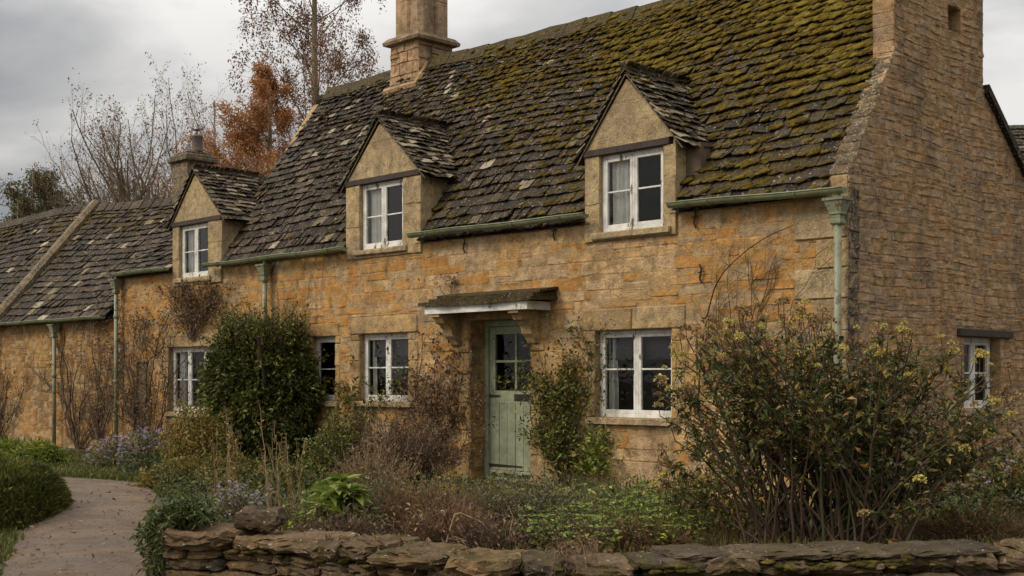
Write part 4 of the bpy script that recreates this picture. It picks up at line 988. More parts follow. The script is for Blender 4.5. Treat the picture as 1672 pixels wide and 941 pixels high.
def downpipe(x, y, ztop, zbot, parent, hop=True, r=.038, joints=(1.75,)):
    m = MB(); tube(m, [(x, y, ztop - .1), (x, y, zbot)], r, 14); 
    for z in list(joints): lathe(m, (x, y, z), [(r, 0), (r + .012, .01), (r + .012, .06), (r, .07)], 14)
    o = m.build('downpipe', M_gutp, parent, smooth=True)
    if hop:
        h = MB()
        def sqp(z, a): return [(x - a, y - a * .9, z), (x + a, y - a * .9, z), (x + a, y + min(a * .9, -y - .02), z), (x - a, y + min(a * .9, -y - .02), z)]
        lv = [(ztop - .30, .042), (ztop - .28, .058), (ztop - .25, .058), (ztop - .24, .048), (ztop - .20, .052), (ztop - .19, .064), (ztop - .165, .066), (ztop - .155, .07), (ztop - .06, .102), (ztop - .055, .115), (ztop - .03, .118), (ztop - .03, .09)]
        V = sum([sqp(z, a) for z, a in lv], []); k = np.arange(len(lv) - 1)[:, None] * 4; j = np.arange(4)[None]; j2 = (j + 1) % 4
        h.add(V, [np.stack([k + j, k + j2, k + 4 + j2, k + 4 + j], -1).reshape(-1, 4), np.array([[0, 1, 2, 3]]), np.array([[3, 2, 1, 0]]) + 4 * (len(lv) - 1)])
        tube(h, [(x, y - .0, ztop + .03), (x, y, ztop - .04)], .032, 10); h.build('hopper', M_gutp, o)
    return o
downpipe(-.03, -.15, 3.22, -.1, HOUSE, joints=(1.75,)); downpipe(-10.25, -.12, 3.22, -.1, HOUSE, joints=(2.9, 1.4)); downpipe(-15.18, -.12, 3.26, -.1, HOUSE, joints=(2.5, 1.3))
for (x, z) in ((-5.67, 3.16), (-4.03, 3.2), (-1.88, 3.17), (-1.80, 2.55)):
    t = MB(); tube(t, [(x - .015, -.035, z + .10), (x + .012, -.04, z + .05), (x, -.04, z), (x - .012, -.04, z - .05), (x + .015, -.035, z - .11)], .011, 6); tube(t, [(x - .04, -.038, z + .01), (x + .04, -.038, z + .02)], .008, 5); t.build('wall_tie', M_iron, HOUSE)

# ------------------------------------------------------------------ ridge chimney
rng = RS(31); ch = MB(); cx0, cx1, cy0, cy1 = -9.58, -8.86, 1.88, 2.62
box(ch, (cx0 + .02, cy0 + .02, 5.6), (cx1 - .02, cy1 - .02, 6.9), .5)
for (m3, e_) in ((m_back(cy0 + .01), (cx0, cx1)), (lambda u, z, o: np.stack([cx1 - .01 + o, u, z], 1), (cy0, cy1)), (lambda u, z, o: np.stack([cx0 + .01 - o, u, z], 1), (cy0, cy1))):
    lay(ch, m3, lambda z, e_=e_: e_, 5.7, 6.87, [], rng, (.16, .26), (.22, .38), lambda a, b, r: r.uniform(.3, .9), out=.014, rough=.004, gap=.006)
def octo(mb, x0, x1, y0, y1, z0, z1, c, tint):
    pr = [(x0 + c, y0), (x1 - c, y0), (x1, y0 + c), (x1, y1 - c), (x1 - c, y1), (x0 + c, y1), (x0, y1 - c), (x0, y0 + c)]
    mb.add([(x, y, z0) for x, y in pr] + [(x, y, z1) for x, y in pr], [np.arange(8)[::-1][None], (np.arange(8) + 8)[None], np.stack([np.arange(8), (np.arange(8) + 1) % 8, (np.arange(8) + 1) % 8 + 8, np.arange(8) + 8], 1)], tint)
mx_, my_ = (cx0 + cx1) / 2, (cy0 + cy1) / 2
z = 7.0
while z < 8.9:
    h_ = rng.uniform(.42, .6); e_ = min(z + h_, 8.9)
    octo(ch, cx0 + .05, cx0 + .40, cy0 + .05, cy0 + .38, z + .006, e_, .035, rng.uniform(.4, .8)); octo(ch, cx1 - .36, cx1 - .04, cy0 + .07, cy0 + .42, z, e_ - .008, .07, rng.uniform(.7, 1)); octo(ch, cx1 - .33, cx1 - .05, cy1 - .32, cy1 - .04, z + .01, e_, .03, rng.uniform(.6, .95)); octo(ch, cx0 + .05, cx0 + .4, cy1 - .36, cy1 - .04, z + .006, e_, .035, rng.uniform(.4, .8))
    box(ch, (cx0 + .12, cy0 + .12, z), (cx1 - .09, cy1 - .09, e_), .6); z = e_
chm = ch.build('ridge_chimney', M_gab, HOUSE)
cp = MB()
V = []; lv = [(6.86, .0), (6.88, .085), (6.93, .095), (7.0, .03), (7.01, .0)]
for z, o_ in lv: V += [(cx0 - o_, cy0 - o_, z), (cx1 + o_, cy0 - o_, z), (cx1 + o_, cy1 + o_, z), (cx0 - o_, cy1 + o_, z)]
k = np.arange(4)[:, None] * 4; j = np.arange(4)[None]; j2 = (j + 1) % 4
cp.add(V, [np.stack([k + j, k + j2, k + 4 + j2, k + 4 + j], -1).reshape(-1, 4), np.array([[0, 1, 2, 3]]), np.array([[19, 18, 17, 16]])], 1, .5); cp.build('moulding', M_gab, chm)
fl = MB()      # mortar fillet where the slates meet the chimney
def roofz(y): return EZ + SL * y + .05
for (p, q) in (((cx0 - .05, cy0 - .06), (cx1 + .06, cy0 - .06)), ((cx1 + .02, cy0 - .06), (cx1 + .02, cy1 - .2))):
    n = 12; pts = [np.array([p[0] + (q[0] - p[0]) * i / n, p[1] + (q[1] - p[1]) * i / n, 0]) for i in range(n + 1)]
    for w in pts: w[2] = roofz(min(w[1], RY)) + .02 + sagm(np.array([[w[0], 0, 6.2]]))[0]
    tube(fl, pts, .065, 7)
fl.build('flashing', M_mort, chm)
ct = MB(); octo(ct, cx0 - .02, cx1 + .02, cy0 - .02, cy1 + .02, 8.9, 9.05, .03, .7); ct.build('chimney_cap', M_gab, chm)

# ------------------------------------------------------------------ adjoining lower cottage
ADJ = thing('adjoining_cottage', (-19, 0, 0), 'lower stone cottage joined at far left, its slate roof split by a raised stone coping', 'cottage')
bk = MB(); box(bk, (-30, .0, -.3), (-15.44, .3, 2.62)); aw = bk.build('wall', M_mort, ADJ)
w2 = MB(); rng = RS(51)
lay(w2, m_front, lambda z: (-25.5, -15.43), -.2, 2.62, [], rng, (.12, .22), (.25, .6), lambda x, z, r: r.uniform(.0, .5) if r.rand() < .6 + .3 * (z > 1.6) else r.uniform(.6, 1)); w2.build('stonework', M_adj, aw, smooth=True)
rz = 5.02; ez = 2.60; a3 = math.atan((rz - ez) / 2.2); SV3 = (0, cos(a3), sin(a3)); NV3 = (0, -sin(a3), cos(a3)); o3 = (0, -.16, ez - .06); L3 = (rz - ez + .1) / sin(a3)
CXW = -20.35
sg3 = lambda V: .03 * np.sin(V[:, 0] * .8) + np.clip((-V[:, 0] - 16) * .045, 0, .3) * np.clip((V[:, 2] - ez) / 2.4, 0, 1)
r3 = MB(); rng = RS(52)
e3 = tiles(r3, o3, (1, 0, 0), SV3, NV3, L3, lambda s: subtract([(-29, -15.44)], [(CXW - .28, CXW - .02)]), rng, lambda u, s: float(np.clip(.16 + .5 * max(0, s / 3 - .55) + .3 * wob(np.array([u, s * 2, 4.]), 5.) + .35 * math.exp(-abs(u - CXW) * 2), 0, 1)), .20, .14, w=(.14, .32), sagf=sg3)
V = [(-29, -.14, ez - .1), (-15.44, -.14, ez - .1), (-15.44, 2.1, rz - .06), (-29, 2.1, rz + .22), (-29, 5, 2.6), (-15.44, 5, 2.6)]
r3.add(V, np.array([[0, 1, 2, 3], [3, 2, 5, 4]]), .1); ar = r3.build('roof', M_slate, ADJ)
mo = MB(); mossclumps(mo, e3, o3, (1, 0, 0), SV3, NV3, rng, 2.2, sagf=sg3)
mm = mo.build('moss', M_moss, ar, smooth=True); mm['kind'] = 'stuff'
cpg = MB(); s_ = -.1
while s_ < L3 + .05:
    l = min(rng.uniform(.45, .8), L3 + .1 - s_)
    P0 = np.array([CXW, 0, 0]) + np.array(o3) + np.array(SV3) * s_; P1 = np.array([CXW, 0, 0]) + np.array(o3) + np.array(SV3) * (s_ + l - .008); up = np.array(NV3)
    off = [sg3(P_[None])[0] for P_ in (P0, P1)]; pr = [(-.30, -.05), (0.0, -.05), (.02, .13), (-.06, .20), (-.22, .20), (-.31, .13)]
    V = [P0 + np.array([a, 0, off[0]]) + up * b for a, b in pr] + [P1 + np.array([a, 0, off[1]]) + up * b for a, b in pr]; n = 6
    cpg.add(V, [np.arange(n)[None], (np.arange(n)[::-1] + n)[None], np.stack([np.arange(n), (np.arange(n) + 1) % n, (np.arange(n) + 1) % n + n, np.arange(n) + n], 1)], rng.uniform(.3, .9), .35); s_ += l
cpg.build('coping', M_lich, ADJ)
rr_ = MB(); x = -28
while x < -15.5:
    l = min(rng.uniform(.35, .5), -15.44 - x); zz = rz + .06 + sg3(np.array([[x, 0, rz]]))[0]; pr = [(-.15, -.12), (0, .03), (.15, -.12), (.03, .07), (-.03, .07)]; n = 5
    V = [(x + .004, 2.1 + a, zz + b) for a, b in pr] + [(x + l - .004, 2.1 + a, zz + b) for a, b in pr]
    rr_.add(V, [np.arange(n)[None], (np.arange(n)[::-1] + n)[None], np.stack([np.arange(n), (np.arange(n) + 1) % n, (np.arange(n) + 1) % n + n, np.arange(n) + n], 1)], rng.rand() * .8, .4); x += l
rr_.build('ridge_stones', M_slate, ar)
gutter(-25, -15.5, 2.58, 2.56, y=-.22, parent=ADJ); downpipe(-17.75, -.14, 2.5, -.1, ADJ, joints=(1.4,))
sc_ = MB(); X0, X1, Y0, Y1 = -16.88, -16.25, 1.98, 2.6
box(sc_, (X0 + .01, Y0 + .01, 4.3), (X1 - .01, Y1 - .01, 5.85), .5)
for (m3, e_) in ((m_back(Y0 + .01), (X0, X1)), (lambda u, z, o: np.stack([X1 - .01 + o, u, z], 1), (Y0, Y1))): lay(sc_, m3, lambda z, e_=e_: e_, 4.5, 5.84, [], rng, (.2, .3), (.3, .5), lambda a, b, r: r.uniform(.4, .9), rough=.003)
sch = sc_.build('chimney', M_lich, ADJ)
g = MB(); box(g, (X0 - .07, Y0 - .07, 5.85), (X1 + .07, Y1 + .07, 5.93), .9, .3, b=.015); box(g, (X0 - .03, Y0 - .03, 5.935), (X1 + .03, Y1 + .03, 6.0), .6, .3, b=.015); box(g, (X0 + .03, Y0 + .03, 6.005), (X1 - .03, Y1 - .03, 6.06), .9, .4, b=.015); g.build('chimney_cap', M_lich, sch)
g = MB(); lathe(g, (-16.4, 2.3, 6.06), [(.125, 0), (.12, .04), (.105, .30), (.118, .31), (.118, .35), (.09, .35)], 16); g.build('chimney_pot', M_clay, sch, smooth=True)
g = MB(); tube(g, [(-16.4, 2.3, 6.38), (-16.4, 2.3, 6.52)], .01, 5)
tube(g, [(-16.58, 2.2, 6.62), (-16.46, 2.27, 6.53), (-16.4, 2.3, 6.54), (-16.34, 2.33, 6.52), (-16.24, 2.4, 6.60)], [.004, .014, .018, .014, .004], 5); tube(g, [(-16.55, 2.24, 6.53), (-16.4, 2.3, 6.51), (-16.22, 2.38, 6.53)], [.004, .012, .004], 5); g.build('bird_spike', M_iron, sch)

# ------------------------------------------------------------------ neighbouring house at the right edge
b0 = P(1700, 30, 0); NB = thing('neighbouring_house', b0, 'dark slate-roofed stone house partly seen behind the gable at the right edge', 'house')
ux = RGT; uy = FWD
def nb(a, d_, z): return b0 + ux * a + uy * d_ + np.array([0, 0, z])
g = MB(); hexa(g, [nb(-.5, 0, 0), nb(8, 0, 0), nb(8, 5, 0), nb(-.5, 5, 0), nb(-.5, 0, 5.6), nb(8, 0, 5.6), nb(8, 5, 5.6), nb(-.5, 5, 5.6)], .3); g.add([nb(-.5, 0, 5.6), nb(-.5, 5, 5.6), nb(-.5, 2.5, 8.0), nb(8, 0, 5.6), nb(8, 5, 5.6), nb(8, 2.5, 8.0)], np.array([[0, 1, 2], [3, 4, 5]]), .5); g.build('wall', M_gab, NB)
g = MB(); sv = unit(uy * 2.7 + np.array([0, 0, 2.5])); nv = unit(np.cross(ux, sv)); nv = nv if nv[2] > 0 else -nv; rng = RS(61)
tiles(g, nb(-.9, -.2, 5.35), ux, sv, nv, 3.75, lambda s: [(-.0 + .06 * s, 9.2)], rng, lambda u, s: .3, .2, .15, w=(.18, .36)); g.add([nb(-.9, -.2, 5.33), nb(8.3, -.2, 5.33), nb(8.3, 2.55, 7.9), nb(-.8, 2.55, 7.9), nb(8.3, 5.3, 5.33), nb(-.9, 5.3, 5.33)], np.array([[0, 1, 2, 3], [3, 2, 4, 5]]), .1); g.build('roof', M_slate, NB)

# ------------------------------------------------------------------ dry-stone garden wall
WL = WL[:-1]
cum = np.concatenate([[0], np.cumsum(np.hypot(*np.diff(WL, axis=0).T))])
def wpt(t):
    a = np.interp(t, cum, WL[:, 0]); d_ = np.interp(t, cum, WL[:, 1]); a2 = np.interp(t + .05, cum, WL[:, 0]); d2 = np.interp(t + .05, cum, WL[:, 1])
    if t + .05 > cum[-1]: a2, d2 = a + .05, d_ + .008
    p = CL(a, d_); q = CL(a2, d2); tn = unit(q - p); return p, tn, np.array([-tn[1], tn[0], 0])   # last points away from the visitor
GWL = thing('garden_wall', CL(0, 5.9), 'low dry-stone garden wall with rough mossy capstones along the front', 'wall')
core = MB(); N_ = 30
for i in range(N_):
    t0, t1 = cum[-1] * i / N_, cum[-1] * (i + 1) / N_; p0, _, n0 = wpt(t0); p1, _, n1_ = wpt(t1)
    hexa(core, [p0 - n0 * .12, p1 - n1_ * .12, p1 + n1_ * .15, p0 + n0 * .15] + [x + np.array([0, 0, .445]) for x in (p0 - n0 * .12, p1 - n1_ * .12, p1 + n1_ * .15, p0 + n0 * .15)], 1)
rng = RS(71); z = .0
while z < .445:
    h = rng.uniform(.045, .085); h = min(h, .47 - z)
    for side in (-1, 1):
        t = .02 + rng.rand() * .05
        while t < cum[-1]:
            l = rng.uniform(.11, .32) * (1.2 if h > .07 else .9); hh = h * rng.uniform(.85, 1.08); p, tn, nn = wpt(max(0, t + l / 2)); ang = math.atan2(tn[1], tn[0])
            c = p + nn * side * (.12 + rng.uniform(-.02, .02)); c[2] = z + h / 2
            if side < 0 or z > .35: rstone(core, c, (l / 2 + .004, .085, hh / 2 + .003), ang + rng.uniform(-.1, .1), rng, rng.rand(), .35 * rng.rand(), .15, 4)
            t += l
    for k_ in range(2):     # the open left-hand end
        p, tn, nn = wpt(0); rstone(core, p + tn * .08 + nn * (-.07 + .15 * k_) + np.array([0, 0, z + h / 2]), (.1, .085, h / 2), math.atan2(tn[1], tn[0]) + rng.uniform(-.2, .2), rng, rng.rand(), .2, .15, 4)
    z += h
core.build('stone_courses', M_dry, GWL)
t = .02
ex_ = MB()
while t < 1.75:
    l = rng.uniform(.10, .24); p, tn, nn = wpt(t + l / 2); rstone(ex_, p - nn * .10 + np.array([0, 0, .485]), (l / 2 + .003, .10, .026), math.atan2(tn[1], tn[0]) + rng.uniform(-.1, .1), rng, rng.rand() * .6, .2, .15, 4)
    rstone(ex_, p + nn * .08 + np.array([0, 0, .485]), (l / 2 + .003, .12, .026), math.atan2(tn[1], tn[0]), rng, rng.rand() * .6, .2, .15, 4); t += l
ex_.build('levelling_course', M_dry, GWL)
t = .04; k = 0
while t < cum[-1]:
    l = rng.uniform(.15, .40); p, tn, nn = wpt(max(0, t + l / 2)); th = rng.uniform(.035, .052); m = MB()
    dark = .25 + .75 * (t > 1.3) * rng.rand()
    dp = .215 + rng.uniform(-.02, .025)
    rstone(m, p + nn * rng.uniform(-.02, .02) + np.array([0, 0, .468 + .042 * float(t < 1.5) + th * .9 + rng.uniform(-.008, .012)]), (l / 2 + .004, dp, th), math.atan2(tn[1], tn[0]) + rng.uniform(-.06, .06), rng, dark if rng.rand() < .8 else rng.rand(), float(np.clip(.45 + .6 * rng.rand(), 0, 1)) if t > .9 else .2, .16, 5, True)
    m.build('capstone', M_dry, GWL); t += l * .96 + rng.rand() * .02
# second thin layer on the right-hand half
t = 2.75
while t < cum[-1] - .3:
    l = rng.uniform(.2, .5); p, tn, nn = wpt(t + l / 2); m = MB(); rstone(m, p + nn * rng.uniform(.0, .05) + np.array([0, 0, .556]), (l / 2, .19, .024), math.atan2(tn[1], tn[0]) + rng.uniform(-.08, .08), rng, rng.uniform(.5, 1), .6, .18, 4, True)
    m.build('capstone', M_dry, GWL); t += l * rng.uniform(1.0, 1.5)
mo = MB(); rng = RS(77)
for k in range(2200):
    t = .4 + rng.rand() * (cum[-1] - .5)
    if math.sin(t * 2.1 + 1) + math.sin(t * 5.3) + rng.randn() * .6 < .0: continue
    p, tn, nn = wpt(t); o_ = rng.uniform(-.21, .2); a_ = rng.uniform(.008, .024); V = CUV3 / np.linalg.norm(CUV3, axis=1)[:, None] * (1 + rng.uniform(-.3, .3, (len(CUV3), 1)))
    mo.add(p + nn * o_ + np.array([0, 0, (.527 if abs(o_) < .17 else .51) + .018 * wob(np.array([t * 9, o_ * 9, 0.]), 3.)]) + V * [a_ * 1.8, a_ * 1.8, a_ * .6], CUQ3, rng.rand())
mm = mo.build('moss', M_dmoss, GWL, smooth=True); mm['kind'] = 'stuff'
gt = MB(); tt_ = rng.rand(260) * cum[-1]; B_ = np.array([wpt(t)[0] + wpt(t)[2] * rng.uniform(-.19, .2) + [0, 0, .515] for t in tt_]); B_ = np.repeat(B_, 5, 0) + rng.randn(1300, 3) * [.012, .012, .002]
blades(gt, B_, .055, rng, .0022, 1.4, rng.rand(1300)); gg = gt.build('grass_tufts', L_bedgrass, GWL); gg['kind'] = 'stuff'
p, tn, nn = wpt(.47); m = MB(); pb = p + nn * .03 + np.array([0, 0, .655])
rstone(m, pb, (.125, .10, .050), math.atan2(tn[1], tn[0]) - .1, RS(5), .75, .12, .2, 3.2, True)
tag(m.build('loose_stone', M_dry, base=pb - np.array([0, 0, .05])), 'single chunky loose stone lying on top of the garden wall near its left end', 'stone')
#@@PLANTS
# ------------------------------------------------------------------ plants against and in front of the house
def bez(p, q, bow, n=10, rng=None, wig=.01):
    t = np.linspace(0, 1, n)[:, None]; m = (np.array(p) + np.array(q)) / 2 + np.array(bow); c = (1 - t) ** 2 * np.array(p) + 2 * t * (1 - t) * m + t ** 2 * np.array(q)
    if rng is not None: c[1:-1] += rng.randn(n - 2, 3) * wig
    return c
def zof(py, d): return CAMP[2] - (py - HY) * d / FPX
def heads(mb, C, rng, r=.022, n=80, tint=None):
    for c in C:
        rr = r * rng.uniform(.65, 1.35); v = rng.randn(n, 3); v /= np.linalg.norm(v, axis=1)[:, None]; v[:, 2] = np.abs(v[:, 2]) * .9 - .25
        t = (rng.rand() if tint is None else tint) + rng.randn(n) * .13
        leaves(mb, c + v * rr * .75, v, rr * .42, rng, .9, t, .3, 0, 1.3)
def leafy_stems(name, label, cat, base, stems, rng, leafm, stemm, lsize, nleaf, side=5, sl=.18, head=None, thick=.006, asp=.42, f0=.3, droop=.15, group=None, lprob=None, parent_copy=False, hr=.022, hp=.6, tintf=None, curl=.25):
    """stems: list of (p, q, bow)"""
    T = thing(name, base, label, cat, group); sb = MB(); lb = MB(); hb = MB(); LC = []; LD = []; HC = []
    for (p, q, bow) in stems:
        c = bez(p, q, bow, 12, rng, .006); tube(sb, c, np.linspace(thick, thick * .35, 12), 5, rng.rand(), cap=False)
        tn = np.gradient(c, axis=0)
        for k in range(nleaf):
            t = f0 + ((.95 if head is L_head else 1) - f0) * rng.rand(); i = t * 11; a = int(min(i, 10)); w = i - a; pt = c[a] * (1 - w) + c[a + 1] * w; dd = unit(rng.randn(3) * [1, 1, .5] + unit(tn[a]) * .5); LC.append(pt); LD.append(dd)
        for k in range(side):
            t = f0 * .8 + (1 - f0 * .8) * rng.rand(); a = int(t * 10.99); pt = c[a]; dd = unit(unit(tn[a]) * .8 + rng.randn(3) * .7); L_ = sl * rng.uniform(.5, 1.3) * (1.15 - t * .5)
            e_ = pt + dd * L_ + np.array([0, 0, L_ * .15]); cc = bez(pt, e_, rng.randn(3) * .01, 5); tube(sb, cc, np.linspace(thick * .45, thick * .2, 5), 3, rng.rand(), cap=False)
            for k2 in range(max(2, nleaf // 2)): u = rng.rand(); LC.append(pt + (e_ - pt) * u); LD.append(unit(dd * .6 + rng.randn(3) * [1, 1, .6]))
            if head is not None and rng.rand() < hp * .3 and t > .7: HC.append(e_)
        if head is not None and rng.rand() < hp:
            tp_ = c[-1]
            if head is L_head:
                tp_ = c[-1] + np.array([rng.randn() * .02, rng.randn() * .02, rng.uniform(.02, .13)]); tube(sb, [c[-2], c[-1], (c[-1] + tp_) / 2 + rng.randn(3) * .003, tp_], [.003, .003, .0025, .002], 4, .3, cap=False)
            HC.append(tp_)
    sb.build('stems', stemm, T, smooth=True)
    if LC:
        LC = np.array(LC); tt = None if tintf is None else tintf(LC, rng)
        leaves(lb, LC, np.array(LD), lsize, rng, asp, tt, curl, droop); lb.build('foliage', leafm, T)
    if HC: heads(hb, HC, rng, hr); hb.build('flower_heads', head, T)
    return T

# --- the big flowering shrub behind the wall
rng = RS(101); stems = []; bp_ = []
topx = [1075, 1110, 1150, 1240, 1330, 1400, 1470, 1560, 1640, 1665]; topy = [640, 570, 545, 522, 525, 560, 560, 575, 630, 690]
for i in range(185):
    bpx = rng.uniform(1255, 1440) if i < 75 else rng.uniform(1220, 1480); d0 = rng.uniform(6.75, 7.35); B_ = P(bpx, d0, .47)
    tx = np.clip(bpx + (bpx - 1350) * rng.uniform(.2, 1.8) + rng.randn() * 125, 1078, 1650); ty = np.interp(tx, topx, topy) + abs(rng.randn()) * 38 + (rng.rand() < .45) * rng.uniform(20, 190)
    if i % 7 == 0: tx = rng.uniform(1530, 1665); ty = rng.uniform(600, 790)
    if i >= 112: tx = rng.uniform(1085, 1640) if i % 3 else rng.uniform(1080, 1250); ty = np.interp(tx, topx, topy) + rng.uniform(-12, 50)
    d1 = d0 + rng.uniform(-.45, .75); Q_ = P(tx, d1, zof(ty, d1)); dirx = (Q_ - B_) * np.array([1, 1, 0])
    stems.append((B_, Q_, -dirx * .18 + np.array([0, 0, .06])))
leafy_stems('flowering_shrub', 'large sprawling shrub with dark leaves and dried yellow-brown flower heads at the right', 'shrub', P(1350, 7, .46), stems, rng, L_bush, M_stem, .050, 19, side=6, sl=.2, head=L_head, thick=.008, asp=.46, f0=.48, hr=.030, hp=1.3)
rng = RS(131); stems = []
for i in range(46):
    b_ = rng.uniform(1120, 1270); d0 = rng.uniform(7.3, 8.0); tx = b_ - rng.uniform(-10, 75); ty = rng.uniform(650, 800) + max(0, 1140 - tx) * .6; stems.append((P(b_, d0, .42), P(tx, d0 + rng.randn() * .1, zof(ty, d0)), np.array([0, 0, .05]) + RGT * .05))
leafy_stems('yellowing_perennial', 'thin yellowing leafy stems leaning left at the foot of the big flowering shrub', 'plant', P(1200, 7.6, .4), stems, rng, L_yel, M_rusty, .034, 20, side=3, sl=.09, thick=.0035, asp=.38, f0=.15)
# --- smaller things round its foot
def ring_stems(px, d, z, n, rw, h, rng, lean=.35, spread=.6, hv=.25):
    out = []
    for _ in range(n):
        a = rng.rand() * 2 * pi; r = rw * math.sqrt(rng.rand()); b = P(px, d, z) + np.array([cos(a) * r * .5, sin(a) * r * .5, 0]); hh = h * rng.uniform(1 - hv * 2, 1 + hv * .3) * (1 - .45 * (r / rw) ** 2)
        q = b + np.array([cos(a) * r * spread, sin(a) * r * spread, hh]) + np.append(rng.randn(2) * lean * .1, 0); out.append((b, q, rng.randn(3) * .02 + np.array([0, 0, .03])))
    return out
# --- clipped evergreen column against the front wall
rng = RS(103); c0 = P(428, 18.9, 0); T = thing('evergreen_shrub', c0, 'tall dense dark green shrub clipped into a rounded block against the front wall', 'shrub')
sb = MB(); lb = MB(); N_ = 40000; v = rng.randn(N_, 3); v /= np.linalg.norm(v, axis=1)[:, None]; v = v / (np.abs(v) ** 2.25).sum(1)[:, None] ** (1 / 2.25); rad = .74 + .34 * rng.rand(N_) ** .9
lump = 1 + .20 * wob(v * 2.2, 3.) + .13 * wob(v * 6, 8.) + .07 * wob(v * 13, 5.)
ax_x, ax_y = RGT, FWD; zc, hz = 1.05, 1.10
narrow = 1 - .16 * np.clip(-v[:, 2], 0, 1) - .05 * np.clip(v[:, 2], 0, 1)
Cc = c0 + ax_x * (v[:, 0] * .82 * rad * lump * narrow)[:, None] + ax_y * (v[:, 1] * .55 * rad * lump)[:, None] + np.array([0, 0, 1.]) * (zc + v[:, 2] * hz * rad * lump)[:, None]
Cc = Cc[Cc[:, 2] > .05]; Dd = (Cc - (c0 + np.array([0, 0, zc]))) + rng.randn(len(Cc), 3) * .6; leaves(lb, Cc, Dd, .068, rng, .6, np.clip(rng.beta(2, 3, len(Cc)) + .3 * wob(Cc, 2., 2.5), 0, 1), .2, .3)
cv = MB(); vv = CU8 / (np.abs(CU8) ** 2.25).sum(1)[:, None] ** (1 / 2.25); cv.add(c0 + ax_x * vv[:, 0:1] * .46 + ax_y * vv[:, 1:2] * .32 + np.array([0, 0, 1.]) * (zc + vv[:, 2:3] * .80), CQ8, .2); cv.build('inner_growth', M_twig, T, smooth=True)
k = 650; tb = []
for i in range(k):
    a = rng.rand() * 2 * pi; r = rng.rand() ** .5; b = c0 + ax_x * cos(a) * r * .66 + ax_y * sin(a) * r * .5 + np.array([0, 0, rng.uniform(1.75, 2.1)]); q = b + np.array([rng.randn() * .1, rng.randn() * .1, rng.uniform(.08, .5)]); tube(sb, bez(b, q, rng.randn(3) * .02, 5), [.004, .003, .003, .002, .002], 3, .2, cap=False)
    m_ = rng.rand(9)[:, None]; leaves(lb, b + (q - b) * m_, rng.randn(9, 3) + [0, 0, .4], .055, rng, .5, rng.uniform(.4, .95, 9))
for i in range(7): tube(sb, bez(c0 + np.append(rng.randn(2) * .1, 0), c0 + np.append(rng.randn(2) * .35, 2.0), rng.randn(3) * .1, 8), .02, 5, .2)
for i in range(300):
    q0 = Cc[rng.randint(len(Cc))]; dr_ = unit((q0 - (c0 + np.array([0, 0, zc]))) * [1, 1, .6] + rng.randn(3) * .3 + [0, 0, .25]); q1 = q0 + dr_ * rng.uniform(.12, .38); tube(sb, bez(q0, q1, rng.randn(3) * .03, 5), [.004, .003, .003, .002, .001], 3, .4, cap=False); m_ = rng.rand(12)[:, None]; leaves(lb, q0 + (q1 - q0) * m_, rng.randn(12, 3) + dr_, rng.uniform(.045, .085), rng, .5, rng.uniform(.3, 1, 12))
sb.build('stems', M_twig, T); lb.build('foliage', L_dark, T)
# --- shrubs and border plants
def shrub_ball(name, label, cat, px, d, z, w, h, n, leafm, rng, ls=.05, stemm=M_twig, ns=30, asp=.5, head=None, hn=0, hr=.02, squash=.8, group=None):
    c = P(px, d, z); T = thing(name, c, label, cat, group); sb = MB(); lb = MB(); v = rng.randn(n, 3); v /= np.linalg.norm(v, axis=1)[:, None]; v[:, 2] = np.abs(v[:, 2]); rd_ = (.45 + .6 * rng.rand(n) ** .55) * (1 + .2 * wob(v * 2.5, d) + .12 * wob(v * 7, d + 3))
    C_ = c + RGT * (v[:, 0] * w * rd_)[:, None] + FWD * (v[:, 1] * w * squash * rd_)[:, None] + np.array([0, 0, 1.]) * (v[:, 2] * h * rd_)[:, None]
    leaves(lb, C_, v + rng.randn(n, 3) * .7, ls, rng, asp, None, .2, .1)
    for i in range(ns):
        q = C_[rng.randint(n)]; tube(sb, bez(c + np.append(rng.randn(2) * w * .12, 0), q, [0, 0, h * .1], 7, rng, .01), np.linspace(.008, .003, 7) * (.5 + w), 4, rng.rand(), cap=False)
    sb.build('stems', stemm, T); lb.build('foliage', leafm, T)
    if head is not None:
        hb = MB(); u = v[rng.randint(n, size=hn)]; u[:, 2] = np.abs(u[:, 2]) * .7 + .35
        H = c + RGT * (u[:, 0] * w)[:, None] + FWD * (u[:, 1] * w * squash)[:, None] + np.array([0, 0, 1.]) * (u[:, 2] * h * rng.uniform(.8, 1.15, hn))[:, None]; heads(hb, H, rng, hr, 22); hb.build('flowers', head, T)
    return T
rng = RS(104)
shrub_ball('leafy_shrub', 'rounded yellow-green shrub under the three-light window', 'shrub', 322, 17.3, 0, .52, .98, 5200, L_yel, rng, .06)
shrub_ball('leafy_shrub', 'dark low shrub at the foot of the narrow window', 'shrub', 545, 15.6, 0, .42, .85, 3800, L_dark, rng, .055)
shrub_ball('aster_clump', 'pale lilac aster clump at the foot of the far left wall beside the track', 'flower', 185, 19.2, 0, .42, .45, 2200, L_grey, rng, .05, head=L_lilac, hn=110, hr=.022)
shrub_ball('aster_clump', 'lilac aster clump between the bare climber and the yellow-green shrub', 'flower', 238, 18.4, 0, .42, .62, 2600, L_grey, rng, .05, head=L_lilac, hn=120, hr=.022)
shrub_ball('aster_clump', 'small lilac aster clump behind the loose stone on the wall', 'flower', 388, 7.6, .44, .20, .30, 1500, L_grey, rng, .032, head=L_lilac, hn=95, hr=.011)
shrub_ball('aster_clump', 'sparse lilac asters just right of the loose stone', 'flower', 438, 7.9, .44, .15, .24, 900, L_grey, rng, .03, head=L_lilac, hn=30, hr=.010)
shrub_ball('aster_clump', 'lilac aster clump at the right edge below the gable window', 'flower', 1655, 9.6, .25, .42, .58, 3800, L_bush, rng, .05, head=L_lilac, hn=120, hr=.014)
